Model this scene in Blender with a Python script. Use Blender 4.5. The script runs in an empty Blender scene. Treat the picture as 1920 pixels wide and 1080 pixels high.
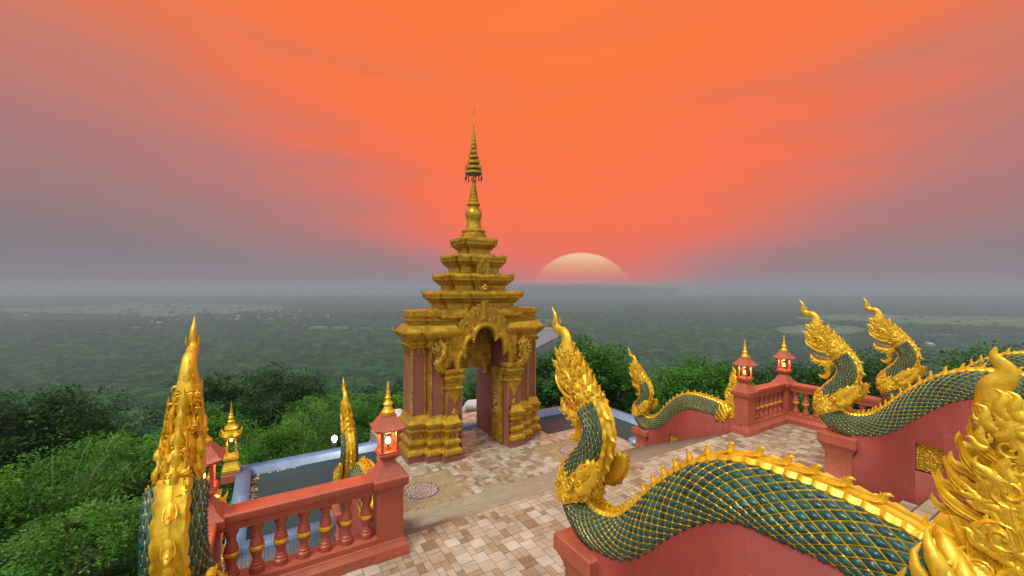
import bpy, math, random
import numpy as np
from math import pi, sin, cos, radians
from mathutils import Vector, Matrix, noise as mnoise

SC = bpy.context.scene
COL = SC.collection
random.seed(7)
RNG = np.random.default_rng(7)

# ------------------------------------------------------------------ camera
# world: X runs across the stair flights, Y runs down the stairs to the gate, Z=0 is the landing
YAW = radians(31.1)
CS, SN = cos(YAW), sin(YAW)
F_PX = 763.0
CAM_Z = 3.6
cam_d = bpy.data.cameras.new('camera')
cam_d.lens = F_PX / 1920 * 36
cam_d.sensor_width = 36
cam_d.clip_start = 0.05
cam_d.clip_end = 120000
cam = bpy.data.objects.new('camera', cam_d)
cam.location = (0, 0, CAM_Z)
cam.rotation_euler = (radians(90), 0, -YAW)
COL.objects.link(cam)
SC.camera = cam

def at(px, d):
    """world x,y of a photo column at depth d in front of the view point"""
    X = (px - 960) / F_PX * d
    return X * CS + d * SN, -X * SN + d * CS
def zat(py, d):
    return CAM_Z - (py - 540) * d / F_PX

# ------------------------------------------------------------------ world
SUN_U, SUN_V, SUN_W = 0.652, 0.758, -0.047
w = bpy.data.worlds.new('World'); SC.world = w; w.use_nodes = True
nt = w.node_tree; nt.nodes.clear()
def N(t, **k):
    n = nt.nodes.new(t)
    for a, b in k.items(): setattr(n, a, b)
    return n
def L(a, b): nt.links.new(a, b)
def M(op, a, b=None, c=None, clamp=False):
    n = N('ShaderNodeMath', operation=op, use_clamp=clamp)
    for i, x in enumerate((a, b, c)):
        if x is None: continue
        if isinstance(x, (int, float)): n.inputs[i].default_value = x
        else: L(x, n.inputs[i])
    return n.outputs[0]
def DOT(v, d):
    n = N('ShaderNodeVectorMath', operation='DOT_PRODUCT'); L(v, n.inputs[0]); n.inputs[1].default_value = d
    return n.outputs['Value']
def SS(x, a, b, ta=0.0, tb=1.0):
    n = N('ShaderNodeMapRange', interpolation_type='SMOOTHSTEP'); L(x, n.inputs[0])
    for i, v in enumerate((a, b, ta, tb)): n.inputs[i + 1].default_value = v
    return n.outputs[0]
def s2l(r, g, b):
    f = lambda c: (c / 255) / 12.92 if c / 255 <= .04045 else ((c / 255 + .055) / 1.055) ** 2.4
    return (f(r), f(g), f(b), 1)
def RAMP(x, stops, interp='LINEAR'):
    n = N('ShaderNodeValToRGB'); cr = n.color_ramp; cr.interpolation = interp
    cr.elements[0].position = stops[0][0]; cr.elements[0].color = stops[0][1]
    cr.elements[1].position = stops[-1][0]; cr.elements[1].color = stops[-1][1]
    for p, c in stops[1:-1]:
        e = cr.elements.new(p); e.color = c
    L(x, n.inputs[0]); return n.outputs[0]
def MIX(f, a, b, mode='MIX'):
    n = N('ShaderNodeMix', data_type='RGBA', blend_type=mode)
    if isinstance(f, (int, float)): n.inputs[0].default_value = f
    else: L(f, n.inputs[0])
    for i, x in ((6, a), (7, b)):
        if isinstance(x, tuple): n.inputs[i].default_value = x
        else: L(x, n.inputs[i])
    return n.outputs[2]
tc = N('ShaderNodeTexCoord'); dirv = tc.outputs['Generated']
S_, R_ = (SUN_U, SUN_V, 0), (SUN_V, -SUN_U, 0)
ds, dr, dz = DOT(dirv, S_), DOT(dirv, R_), DOT(dirv, (0, 0, 1))
az = M('ARCTAN2', dr, ds); aaz = M('ABSOLUTE', az)
el = M('ARCSINE', dz)
elc = M('MAXIMUM', el, 0.0)
# long streaky cloud veils
mp = N('ShaderNodeMapping'); cv = N('ShaderNodeCombineXYZ'); L(az, cv.inputs[0]); L(el, cv.inputs[1]); L(cv.outputs[0], mp.inputs[0])
mp.inputs['Scale'].default_value = (1.0, 9.5, 1); mp.inputs['Rotation'].default_value = (0, 0, radians(-2))
nz = N('ShaderNodeTexNoise'); nz.inputs['Scale'].default_value = 1.5; nz.inputs['Detail'].default_value = 5; nz.inputs['Roughness'].default_value = .52; L(mp.outputs[0], nz.inputs[0])
mp2 = N('ShaderNodeMapping'); L(cv.outputs[0], mp2.inputs[0]); mp2.inputs['Scale'].default_value = (1.2, 2.6, 1); mp2.inputs['Location'].default_value = (3.1, .4, 0)
nz2 = N('ShaderNodeTexNoise'); nz2.inputs['Scale'].default_value = 1.7; nz2.inputs['Detail'].default_value = 3; L(mp2.outputs[0], nz2.inputs[0])
n1 = M('SUBTRACT', nz.outputs[0], .5); n2 = M('SUBTRACT', nz2.outputs[0], .5)
wdt = M('MULTIPLY_ADD', elc, 1.10, .29)
aoff = M('ABSOLUTE', M('SUBTRACT', az, M('MULTIPLY', elc, -.10)))
t = M('DIVIDE', aoff, wdt)
t = M('ADD', t, M('MULTIPLY', n1, .9)); t = M('ADD', t, M('MULTIPLY', n2, .75))
tt = M('MULTIPLY', t, .4, clamp=True)
low = RAMP(tt, [(0, s2l(246, 106, 82)), (.16, s2l(240, 108, 92)), (.30, s2l(214, 114, 108)), (.48, s2l(168, 120, 124)), (.75, s2l(146, 123, 129)), (1, s2l(132, 122, 129))])
mid = RAMP(tt, [(0, s2l(255, 116, 62)), (.22, s2l(252, 114, 74)), (.38, s2l(220, 116, 98)), (.54, s2l(188, 120, 114)), (.78, s2l(168, 121, 120)), (1, s2l(152, 120, 122))])
top = RAMP(tt, [(0, s2l(254, 124, 60)), (.28, s2l(250, 120, 66)), (.44, s2l(230, 122, 84)), (.62, s2l(214, 124, 98)), (.8, s2l(198, 124, 104)), (1, s2l(182, 122, 110))])
c = MIX(SS(el, .02, .22), low, mid); c = MIX(SS(el, .22, .55), c, top)
# grey mist bank just over the horizon
mist = SS(M('ADD', el, M('MULTIPLY', n2, .02)), -.005, .12, 1, 0)
mistc = RAMP(M('MULTIPLY', aaz, .9, clamp=True), [(0, s2l(176, 122, 128)), (.25, s2l(154, 125, 132)), (1, s2l(132, 125, 132))])
c = MIX(M('MULTIPLY', mist, SS(aaz, .13, .36, .12, 1)), c, mistc)
# veil streaks: thin darker bands
st = SS(nz.outputs[0], .50, .78, 0, .16)
c = MIX(M('MULTIPLY', st, SS(el, .03, .3)), c, s2l(176, 112, 104))
# the huge sun
sd = Vector((SUN_U, SUN_V, SUN_W)).normalized()
ang = M('ARCCOSINE', DOT(dirv, tuple(sd)))
disc = SS(ang, .1290, .1345, 1, 0)
disc = M('MULTIPLY', disc, SS(M('MULTIPLY_ADD', aaz, -.55, M('ADD', el, M('MULTIPLY', n1, .02))), -.085, -.05))
sunc = RAMP(M('MULTIPLY', M('ADD', el, M('MULTIPLY', n1, .03)), 10, clamp=True), [(0, s2l(244, 112, 96)), (.28, s2l(244, 132, 106)), (.55, s2l(246, 166, 126)), (.75, s2l(250, 200, 156)), (.95, s2l(253, 218, 178))])
c = MIX(disc, c, sunc)
# the rest of the sky, away from the sunset and overhead: added bright neutral fill that lights the scene
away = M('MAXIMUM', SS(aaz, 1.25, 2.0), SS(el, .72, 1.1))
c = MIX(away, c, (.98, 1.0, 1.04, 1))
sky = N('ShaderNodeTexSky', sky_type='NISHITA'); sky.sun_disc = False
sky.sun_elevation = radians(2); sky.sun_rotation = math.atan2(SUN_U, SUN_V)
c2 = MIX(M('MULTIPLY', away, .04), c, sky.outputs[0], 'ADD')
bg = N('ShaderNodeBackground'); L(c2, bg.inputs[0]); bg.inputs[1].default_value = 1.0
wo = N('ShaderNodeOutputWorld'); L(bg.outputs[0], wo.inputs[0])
w.cycles.sampling_method = 'MANUAL'; w.cycles.sample_map_resolution = 1024

# soft sun lamp added behind the view point, apart from the visible sun
sl = bpy.data.lights.new('sun', 'SUN'); sl.energy = 2.1; sl.angle = radians(14); sl.color = (1, .95, .88)
so = bpy.data.objects.new('sun', sl); COL.objects.link(so)
_d = Vector((-.70, -.30, 1.15)).normalized()
so.rotation_euler = _d.to_track_quat('Z', 'Y').to_euler(); so.location = (-10, -10, 30)

SC.view_settings.view_transform = 'Standard'
try: SC.view_settings.look = 'None'
except Exception: pass
SC.view_settings.exposure = 0.0
SC.view_settings.gamma = 1.0
SC.render.engine = 'CYCLES'
SC.cycles.max_bounces = 6; SC.cycles.diffuse_bounces = 3; SC.cycles.glossy_bounces = 3
SC.cycles.transparent_max_bounces = 8; SC.cycles.volume_bounces = 0
SC.cycles.use_denoising = True
SC.cycles.sample_clamp_indirect = 4
SC.cycles.blur_glossy = 1

# ------------------------------------------------------------------ mesh builder
class MB:
    def __init__(s): s.v = []; s.f = []; s.m = []; s.n = 0; s.attr = []
    def add(s, V, Fs, m=0, t=0.0):
        V = np.asarray(V, float).reshape(-1, 3)
        if isinstance(Fs, np.ndarray): Fs = (Fs + s.n).tolist()
        else: Fs = [[i + s.n for i in f] for f in Fs]
        s.v.append(V); s.f += Fs; s.n += len(V)
        s.m += [m] * len(Fs) if isinstance(m, int) else list(m)
        s.attr += [t] * len(Fs) if isinstance(t, (int, float)) else list(t)
        return s
    def grid(s, P, cu=False, cv=False, m=0, caps=False):
        P = np.asarray(P, float); n, k = P.shape[:2]
        i = np.arange(n if cu else n - 1); j = np.arange(k if cv else k - 1)
        I, J = np.meshgrid(i, j, indexing='ij'); I2 = (I + 1) % n; J2 = (J + 1) % k
        Fq = np.stack([I * k + J, I2 * k + J, I2 * k + J2, I * k + J2], -1).reshape(-1, 4)
        F = Fq.tolist()
        if caps: F += [list(range(k))[::1], [(n - 1) * k + q for q in range(k)][::-1]]
        return s.add(P.reshape(-1, 3), F, m)
    def box(s, x0, x1, y0, y1, z0, z1, m=0, t=0.0):
        V = [(x, y, z) for z in (z0, z1) for y in (y0, y1) for x in (x0, x1)]
        return s.add(V, [[0, 2, 3, 1], [4, 5, 7, 6], [0, 1, 5, 4], [2, 6, 7, 3], [0, 4, 6, 2], [1, 3, 7, 5]], m, t)
    def loft(s, plan, prof, m=0, c=(0, 0), caps=True):
        """rectilinear CCW plan swept up a profile of (offset, z)"""
        P = np.array(plan, float); n = len(P)
        nx = np.roll(P, -1, 0) - P; nx /= np.linalg.norm(nx, axis=1)[:, None]
        no = np.stack([nx[:, 1], -nx[:, 0]], 1)
        sh = no + np.roll(no, 1, 0)
        G = np.zeros((len(prof), n, 3))
        for i, (o, z) in enumerate(prof):
            G[i, :, :2] = P + sh * o + np.array(c); G[i, :, 2] = z
        return s.grid(G, cv=True, m=m, caps=caps)
    def sq(s, prof, c=(0, 0), m=0):
        """square moulding stack, profile of (half width, z)"""
        return s.loft([(-1, -1), (1, -1), (1, 1), (-1, 1)], [(h - 1, z) for h, z in prof], m, c)
    def lathe(s, prof, c=(0, 0, 0), seg=20, m=0):
        a = np.linspace(0, 2 * pi, seg, endpoint=False)
        G = np.zeros((len(prof), seg, 3))
        for i, (r, z) in enumerate(prof):
            G[i, :, 0] = c[0] + r * np.cos(a); G[i, :, 1] = c[1] + r * np.sin(a); G[i, :, 2] = c[2] + z
        return s.grid(G, cv=True, m=m, caps=True)
    def sweep(s, path, rad, side=(1, 0, 0), seg=8, m=0, ridge=0.0):
        """oval section along a path; rad = list of (half width along side, half thickness) or numbers"""
        P = np.array(path, float); n = len(P)
        R = np.array([(r, r) if np.isscalar(r) else r for r in rad], float)
        T = np.gradient(P, axis=0); T /= np.maximum(np.linalg.norm(T, axis=1)[:, None], 1e-9)
        sd = np.tile(np.array(side, float), (n, 1)); sd -= (sd * T).sum(1)[:, None] * T
        sd /= np.maximum(np.linalg.norm(sd, axis=1)[:, None], 1e-9)
        up = np.cross(T, sd)
        a = np.linspace(0, 2 * pi, seg, endpoint=False)
        ca = np.cos(a); sa = np.sin(a)
        if ridge: sa = sa * (1 + ridge * np.abs(sa) ** 3)
        G = P[:, None] + sd[:, None] * (R[:, 0, None] * ca)[..., None] + up[:, None] * (R[:, 1, None] * sa)[..., None]
        return s.grid(G, cv=True, m=m, caps=True)
    def prism(s, out, thick, org=(0, 0, 0), ax=(1, 0, 0), ay=(0, 0, 1), bev=0.25, m=0):
        """outline extruded both ways with a chamfered edge"""
        O = np.array(out, float); cen = O.mean(0)
        ax = np.array(ax, float); ay = np.array(ay, float); az_ = np.cross(ax, ay)
        L_ = []
        for sc, h in ((1 - bev, -1), (1, -.45), (1, .45), (1 - bev, 1)):
            Q = cen + (O - cen) * sc
            L_.append(np.array(org) + Q[:, :1] * ax + Q[:, 1:] * ay + az_ * h * thick / 2)
        return s.grid(np.array(L_), cv=True, m=m, caps=True)
    def xf(s, Mx):
        Mx = np.array(Mx); V = np.concatenate(s.v); V = V @ Mx[:3, :3].T + Mx[:3, 3]; s.v = [V]; return s
    def merge(s, o, off=(0, 0, 0), sc=1.0):
        V = np.concatenate(o.v) * sc + np.array(off)
        s.v.append(V); s.f += [[i + s.n for i in f] for f in o.f]; s.n += len(V); s.m += o.m; s.attr += o.attr
        return s
    def mesh(s, name, mats, smooth=None, attr=False):
        V = np.concatenate(s.v).astype(np.float32)
        me = bpy.data.meshes.new(name)
        cnt = np.array([len(f) for f in s.f], np.int32)
        idx = np.concatenate([np.asarray(f, np.int32) for f in s.f]) if len(set(cnt.tolist())) > 1 else np.array(s.f, np.int32).ravel()
        me.vertices.add(len(V)); me.vertices.foreach_set('co', V.ravel())
        me.loops.add(len(idx)); me.loops.foreach_set('vertex_index', idx)
        me.polygons.add(len(cnt)); st_ = np.zeros(len(cnt), np.int32); st_[1:] = np.cumsum(cnt)[:-1]
        me.polygons.foreach_set('loop_start', st_); me.polygons.foreach_set('loop_total', cnt)
        for m_ in (mats if isinstance(mats, (list, tuple)) else [mats]): me.materials.append(m_)
        me.polygons.foreach_set('material_index', np.array(s.m, np.int32))
        if attr:
            a = me.attributes.new('tint', 'FLOAT', 'FACE'); a.data.foreach_set('value', np.array(s.attr, np.float32))
        me.update(calc_edges=True); me.validate()
        if smooth is not None:
            me.shade_smooth()
            if smooth < 180: me.set_sharp_from_angle(angle=radians(smooth))
        return me

def put(name, mb, mats, parent=None, smooth=35, loc=None, attr=False):
    me = mb if isinstance(mb, bpy.types.Mesh) else mb.mesh(name, mats, smooth, attr)
    o = bpy.data.objects.new(name, me); COL.objects.link(o)
    if parent is not None: o.parent = parent
    if loc is not None: o.location = loc
    return o
def tag(o, label=None, cat=None, group=None, kind=None):
    if label: o['label'] = label
    if cat: o['category'] = cat
    if group: o['group'] = group
    if kind: o['kind'] = kind
    return o
def thing(name, loc, label, cat, group=None, rz=0):
    o = bpy.data.objects.new(name, None); o.empty_display_size = .3; COL.objects.link(o)
    o.location = loc; o.rotation_euler = (0, 0, rz)
    return tag(o, label, cat, group)
def copy_tree(o, loc, label=None, group=None, rz=None, sc=None):
    def rec(a, p):
        c_ = a.copy(); COL.objects.link(c_)
        if p is not None: c_.parent = p
        for ch in kids.get(a.name, []): rec(ch, c_)
        return c_
    kids = {}
    for q in bpy.data.objects:
        if q.parent: kids.setdefault(q.parent.name, []).append(q)
    r = rec(o, None); r.location = loc
    if rz is not None: r.rotation_euler = (0, 0, rz)
    if sc is not None: r.scale = (sc, sc, sc)
    if label: r['label'] = label
    if group: r['group'] = group
    return r

# ------------------------------------------------------------------ materials
class Mat:
    def __init__(s, name):
        s.m = bpy.data.materials.new(name); s.m.use_nodes = True; s.nt = s.m.node_tree
        s.b = s.nt.nodes['Principled BSDF']
    def n(s, t, **k):
        q = s.nt.nodes.new(t)
        for a, b in k.items(): setattr(q, a, b)
        return q
    def l(s, a, b): s.nt.links.new(a, b)
    def coord(s, scale=(1, 1, 1), kind='Object'):
        t_ = s.n('ShaderNodeTexCoord'); mpp = s.n('ShaderNodeMapping'); mpp.inputs['Scale'].default_value = scale
        s.l(t_.outputs[kind], mpp.inputs[0]); return mpp.outputs[0]
    def noise(s, sc, detail=4, vec=None, rough=.5, dist=0):
        q = s.n('ShaderNodeTexNoise'); q.inputs['Scale'].default_value = sc; q.inputs['Detail'].default_value = detail
        q.inputs['Roughness'].default_value = rough; q.inputs['Distortion'].default_value = dist
        if vec is not None: s.l(vec, q.inputs[0])
        return q.outputs[0]
    def ramp(s, x, stops):
        q = s.n('ShaderNodeValToRGB'); cr = q.color_ramp
        cr.elements[0].position, cr.elements[0].color = stops[0]; cr.elements[1].position, cr.elements[1].color = stops[-1]
        for p, c_ in stops[1:-1]: e = cr.elements.new(p); e.color = c_
        s.l(x, q.inputs[0]); return q.outputs[0]
    def mix(s, f, a, b, mode='MIX'):
        q = s.n('ShaderNodeMix', data_type='RGBA', blend_type=mode)
        for i, x in ((0, f), (6, a), (7, b)):
            if isinstance(x, (int, float, tuple)): q.inputs[i].default_value = x
            else: s.l(x, q.inputs[i])
        return q.outputs[2]
    def math(s, op, a, b=0.0, clamp=False):
        q = s.n('ShaderNodeMath', operation=op, use_clamp=clamp)
        for i, x in ((0, a), (1, b)):
            if isinstance(x, (int, float)): q.inputs[i].default_value = x
            else: s.l(x, q.inputs[i])
        return q.outputs[0]
    def bump(s, h, dist=.01, strength=1.0):
        q = s.n('ShaderNodeBump'); q.inputs['Distance'].default_value = dist; q.inputs['Strength'].default_value = strength
        s.l(h, q.inputs['Height']); s.l(q.outputs[0], s.b.inputs['Normal'])
    def set(s, **k):
        for a, b in k.items():
            i = s.b.inputs[a.replace('_', ' ')]
            if isinstance(b, (int, float, tuple)): i.default_value = b
            else: s.l(b, i)
        return s

def gold(name, c1, c2, metallic=.55, rough=.33, carve=0, bumpd=.0025, sc=9, wash_=.45):
    m = Mat(name); v = m.coord(kind='Object')
    big = m.noise(sc, 4, v)
    col = m.mix(m.math('MULTIPLY', big, 1.0), c2, c1)
    col = m.ramp(big, [(.3, c2), (.62, c1)])
    fine = m.noise(90, 2, v)
    wash = m.math('MULTIPLY', m.ramp(m.noise(26, 5, v, .7), [(.50, (0, 0, 0, 1)), (.64, (1, 1, 1, 1))]), wash_)
    col = m.mix(wash, col, (c2[0] * .55, c2[1] * .45, c2[2] * .5, 1))
    if carve:
        vo = m.n('ShaderNodeTexVoronoi', feature='SMOOTH_F1'); vo.inputs['Scale'].default_value = carve; vo.inputs['Smoothness'].default_value = .35
        m.l(v, vo.inputs[0])
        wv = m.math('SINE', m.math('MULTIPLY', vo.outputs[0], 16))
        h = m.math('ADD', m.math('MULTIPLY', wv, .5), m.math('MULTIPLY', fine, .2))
        # darker brown in the cut lines of the carving
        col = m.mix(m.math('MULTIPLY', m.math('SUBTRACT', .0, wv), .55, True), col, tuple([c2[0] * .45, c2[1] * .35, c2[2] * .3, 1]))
        m.bump(h, bumpd * 3)
    else:
        m.bump(m.math('ADD', m.math('MULTIPLY', fine, .5), m.math('MULTIPLY', m.noise(30, 3, v), .5)), bumpd)
    m.set(Base_Color=col, Metallic=metallic, Roughness=rough)
    return m.m
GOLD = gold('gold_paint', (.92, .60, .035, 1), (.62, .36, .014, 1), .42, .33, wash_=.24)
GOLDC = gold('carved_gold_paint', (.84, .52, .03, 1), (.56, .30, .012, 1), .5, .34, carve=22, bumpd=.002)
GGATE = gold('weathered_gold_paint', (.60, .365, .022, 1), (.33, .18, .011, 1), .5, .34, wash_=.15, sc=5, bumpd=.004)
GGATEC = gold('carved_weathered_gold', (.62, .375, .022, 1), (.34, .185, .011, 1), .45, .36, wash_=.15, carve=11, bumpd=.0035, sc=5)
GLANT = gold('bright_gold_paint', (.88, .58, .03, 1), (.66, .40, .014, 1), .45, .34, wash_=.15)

def red(name, c1, c2, rough=.42):
    m = Mat(name); v = m.coord()
    a = m.noise(1.3, 5, v, .6); b = m.noise(14, 5, v, .6)
    vs = m.coord((1.6, 1.6, .3)); streak = m.noise(2.0, 5, vs, .65)
    k = m.math('ADD', m.math('MULTIPLY', a, .7), m.math('MULTIPLY', streak, .3))
    col = m.ramp(k, [(.34, c2), (.62, c1)])
    fade = m.math('MULTIPLY', m.ramp(m.noise(3.1, 6, v, .7), [(.52, (0, 0, 0, 1)), (.68, (1, 1, 1, 1))]), .32)
    col = m.mix(fade, col, (c1[0] * 1.22, c1[1] * 1.75, c1[2] * 1.9, 1))
    grime = m.math('MULTIPLY', m.ramp(m.math('ADD', m.math('MULTIPLY', streak, .6), m.math('MULTIPLY', m.noise(7, 6, v, .7), .4)), [(.54, (0, 0, 0, 1)), (.66, (1, 1, 1, 1))]), .42)
    col = m.mix(grime, col, (c2[0] * .45, c2[1] * .7, c2[2] * .8, 1))
    chips = m.math('GREATER_THAN', b, .72)
    col = m.mix(m.math('MULTIPLY', chips, .55), col, (.42, .36, .33, 1))
    m.bump(b, .003, .6)
    m.set(Base_Color=col, Roughness=m.math('ADD', m.math('MULTIPLY', b, .2), rough - .1))
    return m.m
RED = red('red_painted_plaster', (.46, .112, .060, 1), (.375, .080, .044, 1))
REDW = red('red_painted_wall', (.33, .052, .034, 1), (.25, .038, .026, 1), .6)
REDG = red('dusty_pink_plaster', (.30, .105, .070, 1), (.235, .078, .052, 1), .65)

def plain(name, c, rough=.6, metallic=0, var=.25, sc=8, emit=None, estr=0, bumpd=.002):
    m = Mat(name); v = m.coord(); a = m.noise(sc, 4, v)
    c2_ = tuple([x * (1 - var) for x in c[:3]] + [1])
    m.set(Base_Color=m.ramp(a, [(.35, c2_), (.65, tuple(c[:3]) + (1,))]), Roughness=rough, Metallic=metallic)
    m.bump(a, bumpd)
    if emit: m.set(Emission_Color=tuple(emit) + (1,), Emission_Strength=estr)
    return m.m
BULB = plain('warm_bulb', (1, .6, .2), emit=(1, .40, .08), estr=9)
BULBW = plain('white_lamp_globe', (1, 1, 1), emit=(1, .98, .92), estr=16)
WHITE = plain('white_plaster', (.66, .65, .62), .8, var=.3, sc=7, bumpd=.03)
DARK = plain('dark_void', (.02, .018, .016), .9)
STEEL = plain('grey_painted_steel', (.25, .25, .26), .4, .4)
BARK = plain('bark', (.11, .085, .06), .9, var=.5, sc=3, bumpd=.03)

def teal():
    m = Mat('teal_glazed_scale'); v = m.coord()
    a = m.noise(7, 3, v); b = m.noise(38, 3, v)
    col = m.ramp(m.math('ADD', m.math('MULTIPLY', a, .4), m.math('MULTIPLY', b, .6)), [(.36, (.002, .022, .026, 1)), (.5, (.004, .075, .068, 1)), (.66, (.012, .17, .14, 1))])
    at_ = m.n('ShaderNodeAttribute', attribute_name='tint')
    col = m.mix(m.math('MULTIPLY', at_.outputs['Fac'], .55), col, m.ramp(at_.outputs['Fac'], [(0, (.003, .03, .035, 1)), (.6, (.003, .04, .03, 1)), (.85, (.012, .10, .11, 1)), (1, (.05, .11, .085, 1))]))
    m.bump(b, .004); m.set(Base_Color=col, Roughness=.34, Coat_Weight=.3, Coat_Roughness=.2)
    return m.m
TEAL = teal()

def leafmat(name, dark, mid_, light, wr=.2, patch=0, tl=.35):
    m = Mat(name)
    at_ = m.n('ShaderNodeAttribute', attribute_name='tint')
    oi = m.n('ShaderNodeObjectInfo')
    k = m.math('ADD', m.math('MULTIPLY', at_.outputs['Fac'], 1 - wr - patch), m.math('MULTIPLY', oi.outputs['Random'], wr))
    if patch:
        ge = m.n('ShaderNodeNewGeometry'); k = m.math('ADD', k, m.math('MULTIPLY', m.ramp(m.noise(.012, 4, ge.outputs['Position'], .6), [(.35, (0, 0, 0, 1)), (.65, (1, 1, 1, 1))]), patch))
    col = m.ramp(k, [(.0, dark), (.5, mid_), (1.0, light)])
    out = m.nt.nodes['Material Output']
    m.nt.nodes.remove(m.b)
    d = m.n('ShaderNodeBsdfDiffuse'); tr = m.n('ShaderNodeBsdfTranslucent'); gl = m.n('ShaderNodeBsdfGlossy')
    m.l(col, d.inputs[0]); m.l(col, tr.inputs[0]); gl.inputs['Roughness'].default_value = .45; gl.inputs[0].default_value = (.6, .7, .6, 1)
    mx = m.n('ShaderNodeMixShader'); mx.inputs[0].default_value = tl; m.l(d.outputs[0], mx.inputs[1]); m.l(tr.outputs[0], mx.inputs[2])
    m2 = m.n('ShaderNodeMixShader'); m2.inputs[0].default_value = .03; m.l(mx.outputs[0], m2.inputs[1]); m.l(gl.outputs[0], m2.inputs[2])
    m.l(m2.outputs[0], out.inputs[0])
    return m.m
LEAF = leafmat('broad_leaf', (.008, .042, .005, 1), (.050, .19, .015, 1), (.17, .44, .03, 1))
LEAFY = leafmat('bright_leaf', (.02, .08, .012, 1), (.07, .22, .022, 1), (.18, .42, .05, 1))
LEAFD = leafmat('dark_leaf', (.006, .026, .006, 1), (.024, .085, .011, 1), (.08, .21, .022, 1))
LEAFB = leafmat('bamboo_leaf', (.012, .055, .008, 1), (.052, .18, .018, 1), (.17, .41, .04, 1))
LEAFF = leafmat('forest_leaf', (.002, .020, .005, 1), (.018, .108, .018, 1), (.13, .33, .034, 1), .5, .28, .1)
# ------------------------------------------------------------------ terrain
VALLEY = 190.0
def hnoise(x, y, s, seed=0.0):
    return mnoise.noise(Vector((x / s + seed, y / s - seed, seed)))
def ground_z(x, y):
    r = math.hypot(x - 6, (y - 6) * 1.0)
    k = max(0.0, r - 11)
    z = -4.2 - VALLEY * min(1.0, (1 - math.exp(-k / 520.0)) / .915)
    f = min(1, k / 60) * max(0.0, 1 - r / 1250)
    z += f * (16 * hnoise(x, y, 150, 3.3) + 5 * hnoise(x, y, 45, 9.1))
    return z
mb = MB()
NA, NR = 420, 200
rad_ = np.concatenate([[0], np.geomspace(2.5, 45000, NR)])
G = np.zeros((len(rad_), NA, 3))
for i, r in enumerate(rad_):
    for j in range(NA):
        a = 2 * pi * j / NA
        x, y = r * cos(a), r * sin(a)
        G[i, j] = (x, y, ground_z(x, y))
mb.grid(G, cv=True)
m = Mat('valley_ground'); v = m.coord()
a1 = m.noise(.0022, 6, v, .62); a2 = m.noise(.03, 5, v, .6); a3 = m.noise(.012, 6, v, .7)
forest = m.ramp(m.math('ADD', m.math('MULTIPLY', a2, .5), m.math('MULTIPLY', a3, .5)), [(.36, (.008, .020, .010, 1)), (.5, (.018, .042, .016, 1)), (.66, (.045, .075, .026, 1))])
vs = m.coord((1, 1, 1)); 
vo = m.n('ShaderNodeTexVoronoi'); vo.inputs['Scale'].default_value = .004; m.l(v, vo.inputs[0])
fieldc = m.ramp(m.math('ADD', m.math('MULTIPLY', vo.outputs['Color'], .6), m.math('MULTIPLY', a2, .4)), [(.2, (.10, .16, .06, 1)), (.5, (.16, .22, .08, 1)), (.8, (.22, .24, .12, 1))])
msk = m.ramp(a1, [(.50, (0, 0, 0, 1)), (.53, (1, 1, 1, 1))])
ln = m.n('ShaderNodeVectorMath', operation='LENGTH'); m.l(v, ln.inputs[0])
far = m.n('ShaderNodeMapRange'); m.l(ln.outputs['Value'], far.inputs[0]); far.inputs[1].default_value = 4500; far.inputs[2].default_value = 7500
m.set(Base_Color=m.mix(m.math('MULTIPLY', msk, far.outputs[0]), forest, fieldc), Roughness=1.0, Specular_IOR_Level=.1)
m.bump(m.math('ADD', a2, a3), 14, 1.0)
tag(put('terrain', mb, m.m, smooth=180), kind='structure')
VZ = -4.2 - VALLEY

def valley_pt(px, py, z=VZ):
    d = F_PX * (CAM_Z - z) / (py - 540); return at(px, d)
def sheet(name, pix, mat, z, kind='structure', jit=.0, seed=1):
    """flat patch lying on the valley floor, outlined by surveyed corners"""
    pts = [valley_pt(*p) for p in pix]; out = []
    n = len(pts); rr = random.Random(seed)
    for i in range(n):
        a, b = np.array(pts[i]), np.array(pts[(i + 1) % n])
        for k in range(6):
            t_ = k / 6; q = a + (b - a) * t_
            L2 = np.linalg.norm(b - a) * jit
            out.append((q[0] + rr.uniform(-1, 1) * L2, q[1] + rr.uniform(-1, 1) * L2, VZ + z))
    mbx = MB(); mbx.add(out, [list(range(len(out)))])
    return tag(put(name, mbx, mat, smooth=None), kind=kind)
FIELD = Mat('paddy_field'); v = FIELD.coord(); vo = FIELD.n('ShaderNodeTexVoronoi'); vo.inputs['Scale'].default_value = .007; FIELD.l(v, vo.inputs[0])
FIELD.set(Base_Color=FIELD.ramp(FIELD.math('ADD', FIELD.math('MULTIPLY', vo.outputs['Color'], .5), FIELD.math('MULTIPLY', FIELD.noise(.02, 4, v), .5)), [(.25, (.035, .12, .03, 1)), (.5, (.06, .15, .04, 1)), (.75, (.11, .17, .055, 1))]), Roughness=1)
FIELD = FIELD.m
FIELDS = [[(-60, 591), (140, 594), (300, 600), (420, 592), (560, 582), (520, 572), (250, 568), (130, 576), (-60, 580)],
          [(570, 613), (650, 613), (740, 617), (742, 623), (640, 621), (575, 617)],
          [(236, 614), (270, 613), (278, 620), (240, 622)],
          [(1430, 628), (1500, 634), (1590, 634), (1640, 622), (1600, 612), (1500, 610), (1440, 618)],
          [(1500, 606), (1640, 610), (1940, 622), (1990, 612), (1990, 596), (1700, 592), (1560, 590), (1480, 597)],
          [(1690, 636), (1990, 634), (1990, 628), (1720, 628)],
          [(960, 606), (1000, 609), (1060, 607), (1050, 600), (980, 600)],
          [(1230, 622), (1280, 624), (1285, 621), (1240, 619)], [(1130, 608), (1200, 610), (1200, 607), (1140, 606)]]
for i, q in enumerate(FIELDS): sheet('field', q, FIELD, 3.0 + i * .25, jit=.09, seed=i)
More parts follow.
